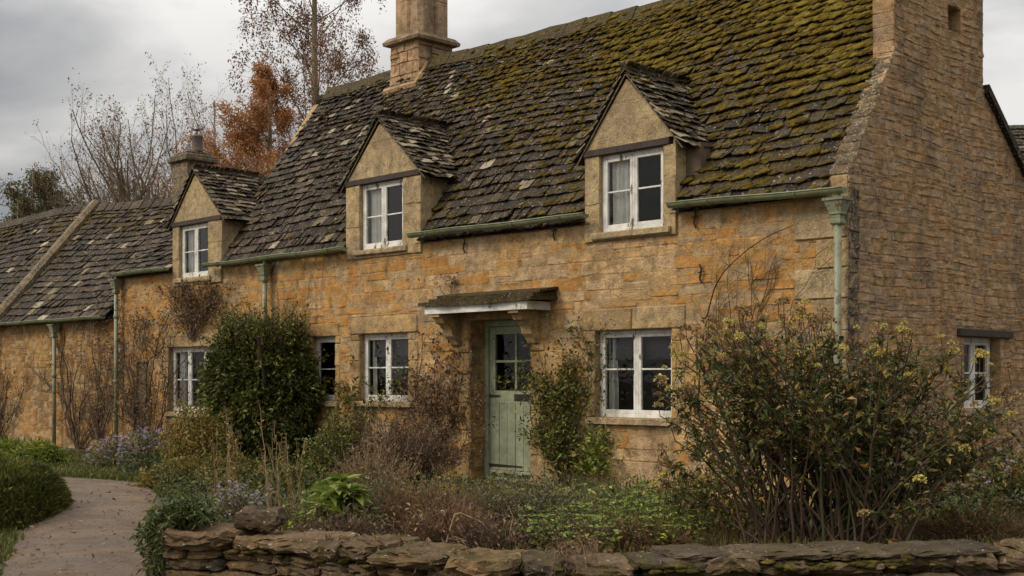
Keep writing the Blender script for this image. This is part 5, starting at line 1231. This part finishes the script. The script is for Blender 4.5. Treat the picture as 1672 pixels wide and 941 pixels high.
shrub_ball('hedge_plant', 'low loose hedge plant at the corner where the track bends', 'shrub', 300, 15.9, 0, .62, .34, 3600, L_yel, rng, .05, squash=.5)
shrub_ball('hedge_plant', 'low loose hedge plant in front of the clipped evergreen shrub', 'shrub', 385, 14.8, 0, .6, .36, 3600, L_bush, rng, .05, squash=.5)
shrub_ball('hedge_plant', 'low dark hedge plant beside the foot of the narrow window shrub', 'shrub', 470, 14.4, 0, .5, .38, 3000, L_dark, rng, .05, squash=.6)
for i, (px, w) in enumerate(((10, .5), (62, .42), (-40, .5))):
    shrub_ball('fern_clump', ('bright green fern clump against the far left wall near the picture edge', 'bright green fern clump spreading onto the grass beside the track', 'bright green fern clump farthest along the left wall')[i], 'fern', px, 20.3 - i * .5, 0, w, .36, 2400, L_fresh, rng, .10, asp=.3)
# --- rough green mound at the left
c = CL(-5.22, 12.0, 0); T = thing('hedge_mound', c, 'low rounded green hedge mound on the grass at the left edge of the track', 'hedge'); lb = MB(); n = 26000; v = rng.randn(n, 3); v /= np.linalg.norm(v, axis=1)[:, None]; v[:, 2] = np.abs(v[:, 2]); rd_ = (.86 + .16 * rng.rand(n)) * (1 + .07 * wob(v * 3, 2.))
C_ = c + RGT * (v[:, 0] * .72 * rd_)[:, None] + FWD * (v[:, 1] * 1.8 * rd_)[:, None] + np.array([0, 0, 1.]) * (v[:, 2] ** .8 * .60 * rd_)[:, None]; leaves(lb, C_, v + [0, 0, .6], .058, rng, .35, np.clip(rng.beta(2, 2.4, n) + .35 * wob(v * 3.5, 6.), 0, 1), .2, 0); q_ = rng.randint(n, size=700); blades(lb, C_[q_], .09, rng, .004, .9); lb.build('foliage', L_hedge, T)
core_ = MB(); V = CUV / np.linalg.norm(CUV, axis=1)[:, None]; V = c + RGT * V[:, 0:1] * .62 + FWD * V[:, 1:2] * 1.6 + np.array([0, 0, 1.]) * V[:, 2:3] * .48; core_.add(V, CUQ); core_.build('inner_growth', M_soil, T, smooth=True)
# --- tall seed stalks
rng = RS(107); st_ = []
for i in range(15):
    px = rng.uniform(436, 488); d = rng.uniform(7.2, 7.9); tx = px + rng.uniform(-26, 22); ty = rng.choice([655, 672, 690, 715, 735]) + rng.uniform(-8, 14); st_.append((P(px, d, .44), P(tx, d, zof(ty, d)), rng.randn(3) * .03))
leafy_stems('seed_stalks', 'cluster of tall dried brown stalks with seed heads behind the loose stone', 'plant', P(462, 7.5, .44), st_, rng, L_yel, M_straw, .035, 6, side=3, sl=.07, head=L_dry, thick=.0045, f0=.12, hr=.013, hp=1, droop=.5)
st_ = []
for i in range(14):
    px = rng.uniform(345, 385); d = rng.uniform(9.3, 10); tx = px + rng.uniform(-22, 22); ty = rng.uniform(655, 730); st_.append((P(px, d, .1), P(tx, d, zof(ty, d)), rng.randn(3) * .03))
leafy_stems('seed_stalks', 'yellowing leafy stalks with brown seed heads left of the clipped evergreen shrub', 'plant', P(365, 9.6, .1), st_, rng, L_yel, M_straw, .045, 16, side=3, sl=.1, head=L_dry, thick=.005, f0=.3, hr=.02, hp=1, droop=.4)
# --- leafy green plant
rng = RS(108); T = thing('broad_leaved_plant', P(552, 7.6, .42), 'fresh green plant with broad leaves in the middle of the bed', 'plant'); lb = MB(); sb = MB()
for i in range(46):
    px = rng.uniform(520, 588); ty = 776 + abs(px - 552) * .7 + rng.rand() * 66; d = rng.uniform(7.3, 7.9); q = P(px, d, zof(ty, d)); tube(sb, bez(P(552 + rng.randn() * 8, 7.6, .42), q, [0, 0, .03], 6), .003, 4, 1)
    a0 = rng.rand() * 6; m_ = 7; aa = a0 + np.arange(m_) * 2 * pi / m_; leaves(lb, np.tile(q, (m_, 1)), np.stack([np.cos(aa), np.sin(aa), np.full(m_, .25)], 1), .115, rng, .55, rng.uniform(.2, .8, m_), .5, .15, .3)
sb.build('stems', M_stem, T); lb.build('foliage', L_fresh, T)
# --- withered shrub by the window left of the door
def twig_mound(name, label, px, d, z, w, h, n, rng, mat, lm=None, nl=0, ls=.03, group=None, cat='shrub', th=.003, squash=.7, up=.5, spiky=0):
    T = thing(name, P(px, d, z), label, cat, group); sb = MB(); lb = MB(); C_ = []
    for i in range(n):
        a = rng.rand() * 2 * pi; r = math.sqrt(rng.rand()); b = P(px, d, z) + RGT * cos(a) * r * w * .45 + FWD * sin(a) * r * w * .45 * squash
        hh = h * (1.05 - .5 * r * r) * rng.uniform(.45, 1.05) * (1 + spiky * .6 * rng.rand() ** 4) * (1 + spiky * .3 * wob(np.array([cos(a) * r * 3, sin(a) * r * 3, 0.]), px)); q = b + RGT * cos(a) * r * w * .6 + FWD * sin(a) * r * w * .6 * squash + RGT * rng.randn() * w * .14 + np.array([0, 0, hh])
        c_ = bez(b, q, [rng.randn() * w * .1, rng.randn() * w * .1, h * .1], 8, rng, h * .02); tube(sb, c_, np.linspace(th, th * .4, 8), 3, rng.rand(), cap=False)
        for s_ in range(2): k = rng.randint(3, 8); e_ = c_[k] + rng.randn(3) * h * .14 + [0, 0, h * .06]; tube(sb, bez(c_[k], e_, rng.randn(3) * h * .02, 4), th * .45, 3, rng.rand(), cap=False); C_.append(e_)
        C_.append(q)
    sb.build('stems', mat, T)
    if nl:
        C_ = np.array(C_); k = rng.randint(len(C_), size=nl); leaves(lb, C_[k] + rng.randn(nl, 3) * h * .07, rng.randn(nl, 3) + [0, 0, .6], ls, rng, .4); lb.build('foliage', lm, T)
    return T
rng = RS(109)
twig_mound('withered_shrub', 'brown withered shrub tangled with dry stems under the window left of the door', 655, 15.9, 0, .8, .9, 420, rng, M_twig, L_dry, 3000, .05, th=.006)
twig_mound('withered_shrub', 'pale dry stalks standing in front of the brown withered shrub', 610, 14.6, 0.02, .5, .65, 200, rng, M_straw, L_dry, 700, .05, th=.0045)
specs = [(618, 8.0, .42, .27, L_grey, 'grey-green wispy mound beside the broad-leaved plant', 0, 4200), (690, 7.5, .36, .33, L_bedgrass, 'tall rusty-stemmed mound in the middle behind the wall', 1, 500), (740, 7.0, .30, .24, L_dry, 'rusty brown twiggy mound under the folded straw stalk', 1, 500), (805, 6.75, .26, .17, L_dry, 'low purplish brown twiggy mound directly behind the capstones', 2, 300), (775, 8.3, .46, .24, L_yel, 'yellowish wispy mound just below the doorstep', 0, 2200), (872, 8.0, .42, .23, L_grey, 'grey-green wispy mound in front of the door', 0, 4200), (905, 6.9, .28, .15, L_grey, 'low grey-green mound in front of the wispy mound by the door', 0, 1400), (975, 6.85, .28, .15, L_dry, 'low dark brown twiggy mound behind the capstones left of the big shrub', 2, 300), (1060, 6.8, .24, .15, L_bedgrass, 'low tangled mound at the left foot of the big shrub', 1, 900), (560, 7.1, .30, .17, L_dry, 'brown twiggy mound behind the capstones below the broad-leaved plant', 2, 400), (1590, 7.3, .4, .18, L_bedgrass, 'low tangled mound behind the capstones at the right edge', 1, 900)]
for (px, d, w, h, lm, lab, sm, nl_) in specs: twig_mound('twiggy_mound', lab, px, d, .44, w, h, 520, rng, (M_stem, M_rusty, M_twig)[sm], lm, nl_, .026 if nl_ > 1000 else .035, group='dying-back mounds in the garden bed', cat='plant', th=.0024, spiky=1)
# --- fresh green growth in the bed: individual weeds, copied
rng = RS(110)
def weed(seed, lm, h=.34, w=.20, n=13, nl=13, ls=.048, label='', name='weed_clump'):
    rng = RS(seed); T = thing(name, (0, 0, 0), label, 'weeds', 'weed clumps in the garden bed'); sb = MB(); lb = MB(); LC = []; LD = []
    for i in range(n):
        a = rng.rand() * 2 * pi; r = rng.rand(); q = np.array([cos(a) * r * w, sin(a) * r * w, h * rng.uniform(.5, 1.1)]); c_ = bez([cos(a) * r * w * .3, sin(a) * r * w * .3, 0], q, rng.randn(3) * .02, 7); tube(sb, c_, .002, 3, 1)
        for k in range(nl): t = rng.uniform(.25, 1); LC.append(c_[int(t * 6)]); aa = rng.rand() * 6.28; LD.append([cos(aa), sin(aa), .25])
    leaves(lb, LC, LD, ls, rng, .5, None, .4, .1, .3); sb.build('stems', M_stem, T); lb.build('foliage', lm, T); return T
for_more = 0
wl_ = [(905, 8.6, 'between the door mound and'), (948, 9.2, ''), (995, 8.9, ''), (1040, 8.5, ''), (1082, 8.2, ''), (1010, 7.7, ''), (930, 7.9, ''), (975, 10.2, ''), (1035, 10.4, ''), (880, 10.4, ''), (1090, 9.6, ''), (835, 9.6, ''), (780, 9.0, ''), (590, 8.6, ''), (520, 8.9, ''), (500, 8.0, ''), (1060, 7.4, ''), (1110, 7.6, ''), (1140, 8.6, ''), (1180, 8.0, ''), (700, 9.6, ''), (740, 10.3, ''), (640, 10.0, '')]
wlab = ['weed clump straight in front of the stone to the right of the door', 'tall nettle-like weed clump below the climbing rose', 'weed clump under the left end of the big window sill', 'weed clump under the middle of the big window', 'weed clump touching the left side of the big shrub', 'low weed clump behind the capstones under the big window', 'small weed clump at the front between two brown mounds', 'weed clump close to the foot of the rose', 'weed clump close to the wall under the big window', 'weed clump before the right side of the doorstep', 'weed clump behind the left branches of the big shrub', 'weed clump in front of the green door', 'weed clump behind the rusty mound left of the door', 'pale weed clump just right of the broad-leaved plant', 'weed clump just left of the broad-leaved plant', 'small weed clump between seed stalks and the broad-leaved plant', 'yellowish weeds at the left foot of the big shrub', 'weeds among the left stems of the big shrub', 'weeds seen through the stems at the left of the big shrub', 'weeds under the middle of the big shrub', 'weed clump in front of the brown climber', 'weed clump between the brown climber and the door', 'weed clump before the withered shrub']
w0 = [weed(1, L_fresh, .34, .2, 14, 13, .06, label=wlab[0]), weed(2, L_fresh, .36, .2, 16, 12, .045, label=wlab[1]), weed(3, L_yel, .26, .2, 14, 10, .04, label=wlab[2])]
for i, (px, d, _) in enumerate(wl_):
    src = w0[i] if i < 3 else w0[rng.randint(3) if px > 800 else rng.randint(1, 3)]; p = P(px, d, float(bedz(np.array((px - CX) / FPX * d), np.array(d))) - .01); s_ = rng.uniform(.85, 1.25) * (.75 if i in (5, 6, 15, 16) else 1)
    if i < 3: src.location = p; src.scale = (s_, s_, s_); src.rotation_euler.z = rng.rand() * 6
    else: copy_tree(src, p, rng.rand() * 6, s_, wlab[i])
for i in range(26):
    px, d = [(870, 7.4), (915, 7.3), (940, 7.6), (985, 7.5), (1025, 7.35), (1065, 7.7), (1000, 8.2), (950, 8.5), (1045, 8.9), (1085, 7.2), (900, 9.4), (860, 9.0), (925, 10.8), (1000, 11.2), (1060, 11.4), (540, 7.5), (610, 7.3), (500, 7.35), (830, 10.4), (1150, 7.3), (1205, 7.5), (1110, 9.6), (1240, 8.6), (1500, 7.6), (1540, 8.4), (1460, 8.8)][i]
    src = w0[rng.randint(2)] if px < 1400 else w0[rng.randint(1, 3)]; p = P(px, d, float(bedz(np.array((px - CX) / FPX * d), np.array(d))) - .01); s_ = rng.uniform(.7, 1.05) * (.8 if d < 8 else 1)
    copy_tree(src, p, rng.rand() * 6, s_, ['fresh weed clump right behind the grey-green mound by the door', 'weed clump under the right-hand edge of the door, close to the wall top', 'weed clump between the climbing rose and the capstones', 'weed clump behind the dark brown mound left of the big shrub', 'weed clump nearest the capstones under the middle of the big window', 'weed clump under the right edge of the big window, near the capstones', 'weed clump halfway to the house under the left pane of the big window', 'weed clump halfway to the house below the rose', 'weed clump halfway to the house under the right pane of the big window', 'weed clump pressed against the leftmost branch of the big shrub', 'weed clump before the foot of the rose, beside the doorstep', 'weed clump in front of the left half of the green door', 'tuft of weeds against the wall just right of the rose', 'tuft of weeds against the wall under the window sill', 'tuft of weeds against the wall at the right end of the window sill', 'weed tuft in front of the broad-leaved plant', 'weed tuft in front of the grey-green mound beside the broad-leaved plant', 'weed tuft at the foot of the tall seed stalks', 'weed tuft touching the doorstep', 'weed tuft in front of the left stems of the big shrub', 'weed tuft between the front stems of the big shrub', 'weed tuft behind the leftmost branch of the big shrub', 'weed tuft seen through the middle stems of the big shrub', 'weed tuft at the right foot of the big shrub', 'weed tuft under the lowest right branches of the big shrub', 'weed tuft behind the right-hand stems of the big shrub'][i])
rng = RS(140); st_ = []
for i in range(70):
    x = rng.choice([rng.uniform(500, 600), rng.uniform(600, 760), rng.uniform(900, 980)]); b = P(x, 6.2 + rng.rand() * .2, .555); d_ = np.interp(x, [450, 700, 850, 1240], [6.30, 5.68, 5.58, 5.74]); tx = x + rng.uniform(-40, 40); ty = rng.uniform(900, 985)
    st_.append((b, P(tx, d_ - rng.uniform(.0, .05), zof(ty, d_)), np.array([0, 0, rng.uniform(.06, .14)])))
leafy_stems('root_tangle', 'thin dry brown stems and roots hanging over the middle of the garden wall', 'plant', P(650, 6.2, .58), st_, rng, L_dry, M_rusty, .028, 5, side=3, sl=.07, thick=.0022, f0=.1)
for i, (px, d) in enumerate([(875, 6.75), (925, 6.6), (985, 6.65), (1030, 6.9), (1075, 6.7), (900, 7.1), (955, 7.2), (1120, 6.9)]):
    copy_tree(w0[i % 2], P(px, d, .44), rng.rand() * 6, .72, ['fresh sprig of weeds against the capstones below the rose', 'fresh sprig of weeds against the capstones below the left pane of the big window', 'fresh sprig of weeds by the dark brown mound at the capstones', 'fresh sprig of weeds against the capstones below the right pane of the big window', 'fresh sprig of weeds before the yellowing stems at the capstones', 'small green weed between the two grey-green mounds', 'small green weed one step behind the dark brown mound', 'fresh sprig of weeds in front of the thin yellowing stems'][i])
# bent yellow stalks
for i, (pts, lab) in enumerate(((((728, 888), (742, 840), (752, 838), (785, 852), (812, 880), (826, 893)), 'bent straw-coloured stalk folded over the twiggy mound behind the wall'), (((845, 893), (832, 870), (838, 845), (830, 826)), 'upright yellow stalk beside the folded straw stalk'))):
    rr_ = MB(); q = np.array([P(x, 6.75, zof(y, 6.75)) for x, y in pts]); tt = np.linspace(0, 1, 24); q2 = np.stack([np.interp(tt, np.linspace(0, 1, len(q)), q[:, k]) for k in range(3)], 1); q2 -= q[0] * 0; tube(rr_, q2, np.linspace(.0045, .002, 24), 5, .9); tag(rr_.build('dry_stalk', M_straw, base=q[0]), lab, 'stalk', 'bent stalks behind the wall')
# --- plant spilling over the end of the wall
rng = RS(112); st_ = []
for i in range(190):
    b = P(rng.uniform(270, 360), rng.uniform(6.65, 7.15), .56); tx = rng.uniform(238, 350); d = rng.uniform(6.4, 7.0)
    if rng.rand() < .62: tx = 292 - 66 * rng.rand() ** 1.3; ty = rng.uniform(838, 985)
    else: ty = rng.uniform(812, 862) + max(0, 290 - tx) * .3
    st_.append((b, P(tx, d, zof(ty, d)), np.array([0, 0, .10]) - RGT * .03))
leafy_stems('trailing_plant', 'green trailing plant spilling over the left end of the garden wall', 'plant', P(300, 6.9, .5), st_, rng, L_trail, M_stem, .045, 20, side=3, sl=.07, thick=.003, f0=.25, asp=.36, droop=.25)
# --- climbers on the walls
def climber(name, label, root, z0, n, H, spread, rng, leafm=None, nl=0, ls=.05, mat=None, th=.012, lean=0., wall=0., bush=.10, branch=5, fan=1., zmax=3.2, tint=None, yw=None):
    b = np.array([root, -.06, z0]); T = thing(name, b, label, 'climber'); sb = MB(); C_ = []
    def walk(p, a, L_, r, lv):
        m = max(5, int(L_ / .09)); pts = [p.copy()]; tgt = a
        for i in range(m):
            a += rng.randn() * .22 + (tgt - a) * .12; st = L_ / m; q = pts[-1] + np.array([sin(a) * st, rng.randn() * .008, cos(a) * st]); q[1] = np.clip(q[1] + rng.randn() * .02 * (lv > 0), -bush, -.015)
            if q[2] > zmax: break
            pts.append(q)
        if len(pts) < 3: return
        pts = np.array(pts); tube(sb, pts, np.linspace(r, r * .35, len(pts)), 5 if lv == 0 else 3, rng.rand(), cap=False)
        for q in pts[1:]: C_.append(q)
        if lv < 2:
            for k in range(branch if lv == 0 else 3):
                i = rng.randint(1, len(pts)); walk(pts[i].copy(), tgt + rng.choice([-1, 1]) * rng.uniform(.4, 1.1), L_ * rng.uniform(.2, .42), r * .45, lv + 1)
    for i in range(n): walk(b + np.array([rng.randn() * .04, 0, 0]), lean + fan * (rng.rand() - .5) * 2 * spread, H * rng.uniform(.6, 1.1), th * rng.uniform(.5, 1), 0)
    sb.build('stems', mat or M_twig, T, smooth=True)
    if nl:
        lb = MB(); C_ = np.array(C_); C_ = C_[C_[:, 2] > z0 + .25]; k = rng.randint(len(C_), size=nl); q = C_[k] + rng.randn(nl, 3) * [.05, bush * .35, .05]; q[:, 1] = np.minimum(q[:, 1], -.02); leaves(lb, q, rng.randn(nl, 3) + [0, -.5, 0], ls, rng, .5); lb.build('foliage', leafm, T)
    return T
R_ = lambda s: RS(s)
climber('bare_climber', 'bare woody climber fanning over the orange stones left of the right-hand drainpipe', -.95, 1.2, 8, 1.5, .55, R_(201), th=.012, zmax=2.95, bush=.05, branch=7)
T = climber('bare_climber', 'single dark arching stem on the wall right of the big ground floor window', -1.83, 1.0, 1, .3, .1, R_(202), th=.012, bush=.04, branch=1)
sb = MB(); q = np.array([(-1.83, -.05, 1.0), (-1.80, -.05, 1.6), (-1.70, -.05, 2.1), (-1.6, -.05, 2.4), (-1.45, -.06, 2.58), (-1.15, -.06, 2.78), (-.9, -.05, 2.9), (-.6, -.05, 2.98)]); tt = np.linspace(0, 1, 40); q2 = np.stack([np.interp(tt, np.linspace(0, 1, 8), q[:, k]) for k in range(3)], 1)
for _ in range(3): q2[1:-1] = (q2[:-2] + q2[1:-1] * 2 + q2[2:]) / 4
tube(sb, q2, np.linspace(.010, .004, 40), 6, .1); sb.build('main_stem', M_twig, T, smooth=True)
climber('bare_climber', 'thin bare climber spreading beside the right-hand drainpipe above the big shrub', -1.6, 1.5, 9, 1.2, .8, R_(203), th=.006, zmax=2.9, bush=.05, lean=-.15)
climber('brown_climber', 'dense brown withered climber between the left window and the door', -6.35, 0, 14, 1.9, .42, R_(204), L_dry, 3000, .055, th=.012, zmax=2.15, bush=.16, branch=6)
climber('climbing_rose', 'green climbing rose with small leaves right of the green door', -3.86, 0, 11, 1.9, .20, R_(205), L_rose, 4200, .06, th=.012, zmax=2.1, bush=.2, branch=6)
climber('climbing_rose', 'low leafy side growth reaching right from the climbing rose', -3.55, .05, 6, .95, .7, R_(206), L_fresh, 650, .07, th=.005, lean=.5, zmax=.95, bush=.2)
climber('ivy_stem', 'narrow green ivy stems climbing between the two left windows', -8.3, 0, 6, 1.75, .12, R_(207), L_dark, 1100, .07, th=.008, zmax=1.75, bush=.1)
climber('bare_climber', 'large bare brown climber matted under the left-hand dormer', -14.1, 0, 17, 3.4, .75, R_(208), L_dry, 3000, .055, th=.018, zmax=3.1, bush=.16, branch=9, lean=.16)
climber('bare_climber', 'tangle of bare brown twigs above the three-light window', -12.6, 2.05, 26, 1.4, 1.3, R_(209), L_dry, 3000, .05, th=.009, zmax=3.05, bush=.16, branch=6)
climber('bare_climber', 'thin bare climber on the orange wall below the long gutter', -10.0, 1.6, 12, 1.5, .7, R_(210), th=.007, zmax=3.0, bush=.06, branch=5)
climber('bare_climber', 'spreading bare wall shrub on the adjoining cottage', -16.9, 0, 10, 2.4, .95, R_(211), None, 0, th=.022, zmax=2.35, bush=.14, branch=8)
climber('bare_climber', 'twiggy bare climber along the gutter corner of the adjoining cottage', -16.0, .2, 12, 2.6, .6, R_(212), L_dry, 900, .05, th=.012, zmax=2.9, bush=.16, branch=7)
climber('bare_climber', 'dark bare climber at the far left of the adjoining cottage', -20.6, 0, 11, 2.3, .7, R_(213), L_dry, 500, .06, th=.018, zmax=2.4, bush=.12, branch=7)
climber('hood_plant', 'dark tuft of dead ivy on the left end of the door hood', -5.95, 2.42, 6, .30, .7, R_(214), L_dry, 120, .04, th=.008, zmax=2.75, bush=.3, branch=2)
# --- grass and leaf litter
def scatter_ok(n, latr, dr, rng, f): a = rng.uniform(*latr, n); d = rng.uniform(*dr, n); k = f(a, d); return a[k], d[k]
rng = RS(120)
pl = np.array(TL); pr_ = np.array(TR)
def far_side(a, d):   # between the far edge of the track and the front wall
    w = CAMP[None] * [1, 1, 0] + FWD * d[:, None] + RGT * a[:, None]; return (w[:, 1] < -.15) & (d > np.interp(a, pr_[::-1, 0], pr_[::-1, 1]) + .05)
g = MB(); a, d = scatter_ok(60000, (-9.5, -3.4), (14.5, 23), rng, far_side); B_ = CAMP * [1, 1, 0] + FWD * d[:, None] + RGT * a[:, None]
blades(g, B_, .085, rng, .008, .8, rng.beta(2, 3, len(a))); 
def nearl(a, d): return (a < np.interp(d, pl[:, 1], pl[:, 0]) - .0 + .05 * np.sin(d * 6)) & (a > -(.43 * d + .3))
a, d = scatter_ok(60000, (-8, -3.0), (6, 16), rng, nearl); B_ = CAMP * [1, 1, 0] + FWD * d[:, None] + RGT * a[:, None]; blades(g, B_, .075, rng, .006, .8, rng.beta(2, 3, len(a)))
tag(g.build('grass', L_grass), 'short grass along both sides of the gravel track', None, None, 'stuff')
g = MB(); a, d = scatter_ok(46000, (-3.6, 4.2), (6.35, 12.5), rng, lambda a, d: (a > np.interp(d, BD, BL)) & ((CAMP[1] + FWD[1] * d + RGT[1] * a) < -.1) | (a > 2.2)); B_ = CAMP * [1, 1, 0] + FWD * d[:, None] + RGT * a[:, None]; B_[:, 2] = bedz(a, d)
hm = .055 + .09 * (.5 + .5 * wob(B_ * [1, 1, 0], 4., 2.2)) * np.clip((d - 6.6) / 1.5, .3, 1); blades(g, B_, hm, rng, .003, 1.3, np.clip(rng.beta(2, 2, len(a)) * .8 + .15 + .3 * wob(B_ * [1, 1, 0], 7., 1.5), 0, 1))
tag(g.build('bed_grass', L_bedgrass), 'thin mixed grass and weeds covering the garden bed', None, None, 'stuff')
g = MB(); a, d = scatter_ok(16000, (-3.6, 4.6), (6.3, 13), rng, lambda a, d: a > np.interp(d, BD, BL)); B_ = CAMP * [1, 1, 0] + FWD * d[:, None] + RGT * a[:, None]; B_[:, 2] = bedz(a, d) + .012
leaves(g, B_, rng.randn(len(a), 3) * [1, 1, .15], .042, rng, .6); 
a, d = scatter_ok(380, (-5, -2.2), (7.5, 17), rng, lambda a, d: (a > np.interp(d, pl[:, 1], pl[:, 0])) & (a < np.interp(d, pr_[:, 1], pr_[:, 0]) + .2)); B_ = CAMP * [1, 1, 0] + FWD * d[:, None] + RGT * a[:, None]; B_[:, 2] = .062; leaves(g, B_, rng.randn(len(a), 3) * [1, 1, .1], .05, rng, .6)
tag(g.build('fallen_leaves', L_dry), 'brown fallen leaves over the bed and the track edges', None, None, 'stuff')
g = MB()      # green cover at the foot of the house
a, d = scatter_ok(9000, (-2.2, 1.6), (9.5, 14.8), rng, lambda a, d: ((CAMP[1] + FWD[1] * d + RGT[1] * a) < -.08)); B_ = CAMP * [1, 1, 0] + FWD * d[:, None] + RGT * a[:, None]; B_[:, 2] = bedz(a, d) + rng.rand(len(a)) * .22
leaves(g, B_, rng.randn(len(a), 3) + [0, 0, .8], .055, rng, .45, None, .3, 0)
a, d = scatter_ok(11000, (-7.0, -2.2), (13.5, 18.5), rng, lambda a, d: far_side(a, d) & (a > np.interp(d, [13, 19], [-4.3, -5.9]))); B_ = CAMP * [1, 1, 0] + FWD * d[:, None] + RGT * a[:, None]; B_[:, 2] = rng.rand(len(a)) * .3; leaves(g, B_, rng.randn(len(a), 3) + [0, 0, .8], .055, rng, .45, rng.rand(len(a)) * .7, .3, 0)
a, d = scatter_ok(14000, (2.6, 6.5), (7.6, 11.5), rng, lambda a, d: a > 0); k = (np.sin(a * 3) + np.sin(d * 2.6 + 1)) * .5 + rng.randn(len(a)) * .4 > 0; a, d = a[k], d[k]; B_ = CAMP * [1, 1, 0] + FWD * d[:, None] + RGT * a[:, None]; B_[:, 2] = bedz(a, d) + rng.rand(len(a)) * .28; leaves(g, B_, rng.randn(len(a), 3) + [0, 0, .8], .05, rng, .45, rng.rand(len(a)) * .8, .3, 0)
tag(g.build('ground_cover', L_cover), 'low green leafy ground cover at the foot of the cottage', None, None, 'stuff')

# ------------------------------------------------------------------ trees behind
def tree(name, label, px, d, par, L, r, rng, leafm, nl, ls, asp=.5, drop=0., n0=1, lean=.1, jit=.25, tw=None, zb=-.3, crown_from=0, strands=False, group=None, bark=None):
    c = P(px, d, zb); T = thing(name, c, label, 'tree', group); sb = MB(); tips = []
    for i in range(n0): grow(sb, c + np.append(rng.randn(2) * .1 * (n0 > 1), 0), [rng.randn() * lean, rng.randn() * lean, 1], L * rng.uniform(.85, 1.05) if n0 > 1 else L, r * (1 if n0 == 1 else rng.uniform(.6, 1)), 0, rng, par, tips)
    sb.build('trunk', bark or M_bark, T, smooth=True)
    if nl:
        P_ = np.array([t[0] for t in tips]); D_ = np.array([t[1] for t in tips]); k = rng.randint(len(P_), size=nl); lb = MB(); q = P_[k] + rng.randn(nl, 3) * jit
        if drop: q[:, 2] -= np.abs(rng.randn(nl)) * drop
        leaves(lb, q, D_[k] * .3 + rng.randn(nl, 3) * .7, ls, rng, asp, None, .3, .5 if drop else .2); lb.build('crown', leafm, T)
    return T
G_ = 'autumn trees behind the cottages'
tree('bare_tree', 'wide bare tree with a few clinging brown leaves behind the adjoining cottage', 240, 38, [dict(wander=.05, up=.05, seg=8, **{'from': .18}), dict(n=16, ang=37, len=.68, wander=.09, up=.12, seg=7, rad=.55, taper=.5), dict(n=8, ang=36, len=.5, wander=.12, up=.10, seg=5, rad=.5, taper=.4), dict(n=5, ang=38, len=.5, wander=.14, up=.08, seg=4, rad=.6, taper=.4), dict(n=3, ang=35, len=.55, wander=.15, up=.05, seg=3, rad=.7, taper=.3)], 8.9, .19, RS(301), L_brown, 9000, .08, n0=5, lean=.28, jit=.03, group=G_)
tree('bare_tree', 'smaller bare sapling with upright twigs beside the rust-orange tree', 318, 44, [dict(wander=.04, up=.06, seg=8, **{'from': .35}), dict(n=10, ang=28, len=.5, wander=.08, up=.15, seg=6, rad=.5), dict(n=6, ang=30, len=.5, wander=.12, up=.1, seg=4, rad=.5), dict(n=4, ang=32, len=.5, wander=.14, up=.08, seg=3, rad=.6)], 10.0, .12, RS(302), L_brown, 500, .12, n0=3, lean=.10, jit=.04, group=G_)
tree('rust_tree', 'dense rust-orange autumn tree between the bare tree and the tall thin tree', 406, 36, [dict(wander=.02, up=.08, seg=9, **{'from': .2}), dict(n=50, ang=58, len=.52, wander=.08, up=.08, seg=5, rad=.35, taper=.88), dict(n=7, ang=42, len=.5, wander=.13, up=.06, seg=4, rad=.5), dict(n=4, ang=40, len=.5, wander=.15, up=.03, seg=3, rad=.6)], 10.1, .17, RS(303), L_rust, 40000, .085, .5, jit=.10, group=G_)
tree('tall_tree', 'very tall thin tree with drooping sparse russet foliage left of the main chimney', 500, 41, [dict(wander=.012, up=.1, seg=14, **{'from': .36}), dict(n=36, ang=50, len=.23, wander=.06, up=.09, seg=6, rad=.28, taper=.35), dict(n=7, ang=45, len=.5, wander=.12, up=-.02, seg=5, rad=.45), dict(n=4, ang=45, len=.5, wander=.16, up=-.12, seg=4, rad=.6)], 19.5, .175, RS(304), L_brown, 32000, .10, .5, drop=.22, jit=.10, group=G_)
tree('conifer', 'dull green conifer above the left end of the roof', 58, 42, [dict(wander=.01, up=.1, seg=9, **{'from': .15}), dict(n=40, ang=72, len=.36, wander=.06, up=.03, seg=4, rad=.3, taper=.8), dict(n=7, ang=40, len=.4, wander=.1, up=-.05, seg=3, rad=.5)], 8.9, .14, RS(305), L_con, 24000, .13, .3, drop=.1, jit=.16, group=G_)
tree('conifer', 'small pointed conifer at the far left edge of the sky', 18, 40, [dict(wander=.01, up=.1, seg=9, **{'from': .1}), dict(n=34, ang=72, len=.28, wander=.06, up=.03, seg=4, rad=.3, taper=.8), dict(n=6, ang=40, len=.4, wander=.1, up=-.05, seg=3, rad=.5)], 7.4, .11, RS(306), L_con, 9000, .12, .3, drop=.1, jit=.13, group=G_)
tree('bushy_tree', 'low brown and green bushy tree between the conifer and the bare tree', 100, 44, [dict(wander=.05, up=.05, seg=6, **{'from': .3}), dict(n=9, ang=42, len=.5, wander=.1, up=.1, seg=5, rad=.5), dict(n=6, ang=40, len=.5, wander=.12, up=.05, seg=4, rad=.5), dict(n=4, ang=40, len=.5, wander=.14, up=.05, seg=3, rad=.6)], 7.4, .14, RS(307), L_con, 4000, .14, .5, jit=.2, n0=2, group=G_)
tree('bare_tree', 'distant bare treetop just above the roof between tall tree and chimney', 612, 48, [dict(wander=.03, up=.08, seg=8, **{'from': .4}), dict(n=12, ang=25, len=.3, wander=.08, up=.15, seg=5, rad=.4), dict(n=5, ang=30, len=.5, wander=.12, up=.1, seg=4, rad=.5)], 12.2, .12, RS(308), L_brown, 500, .12, jit=.1, group=G_)
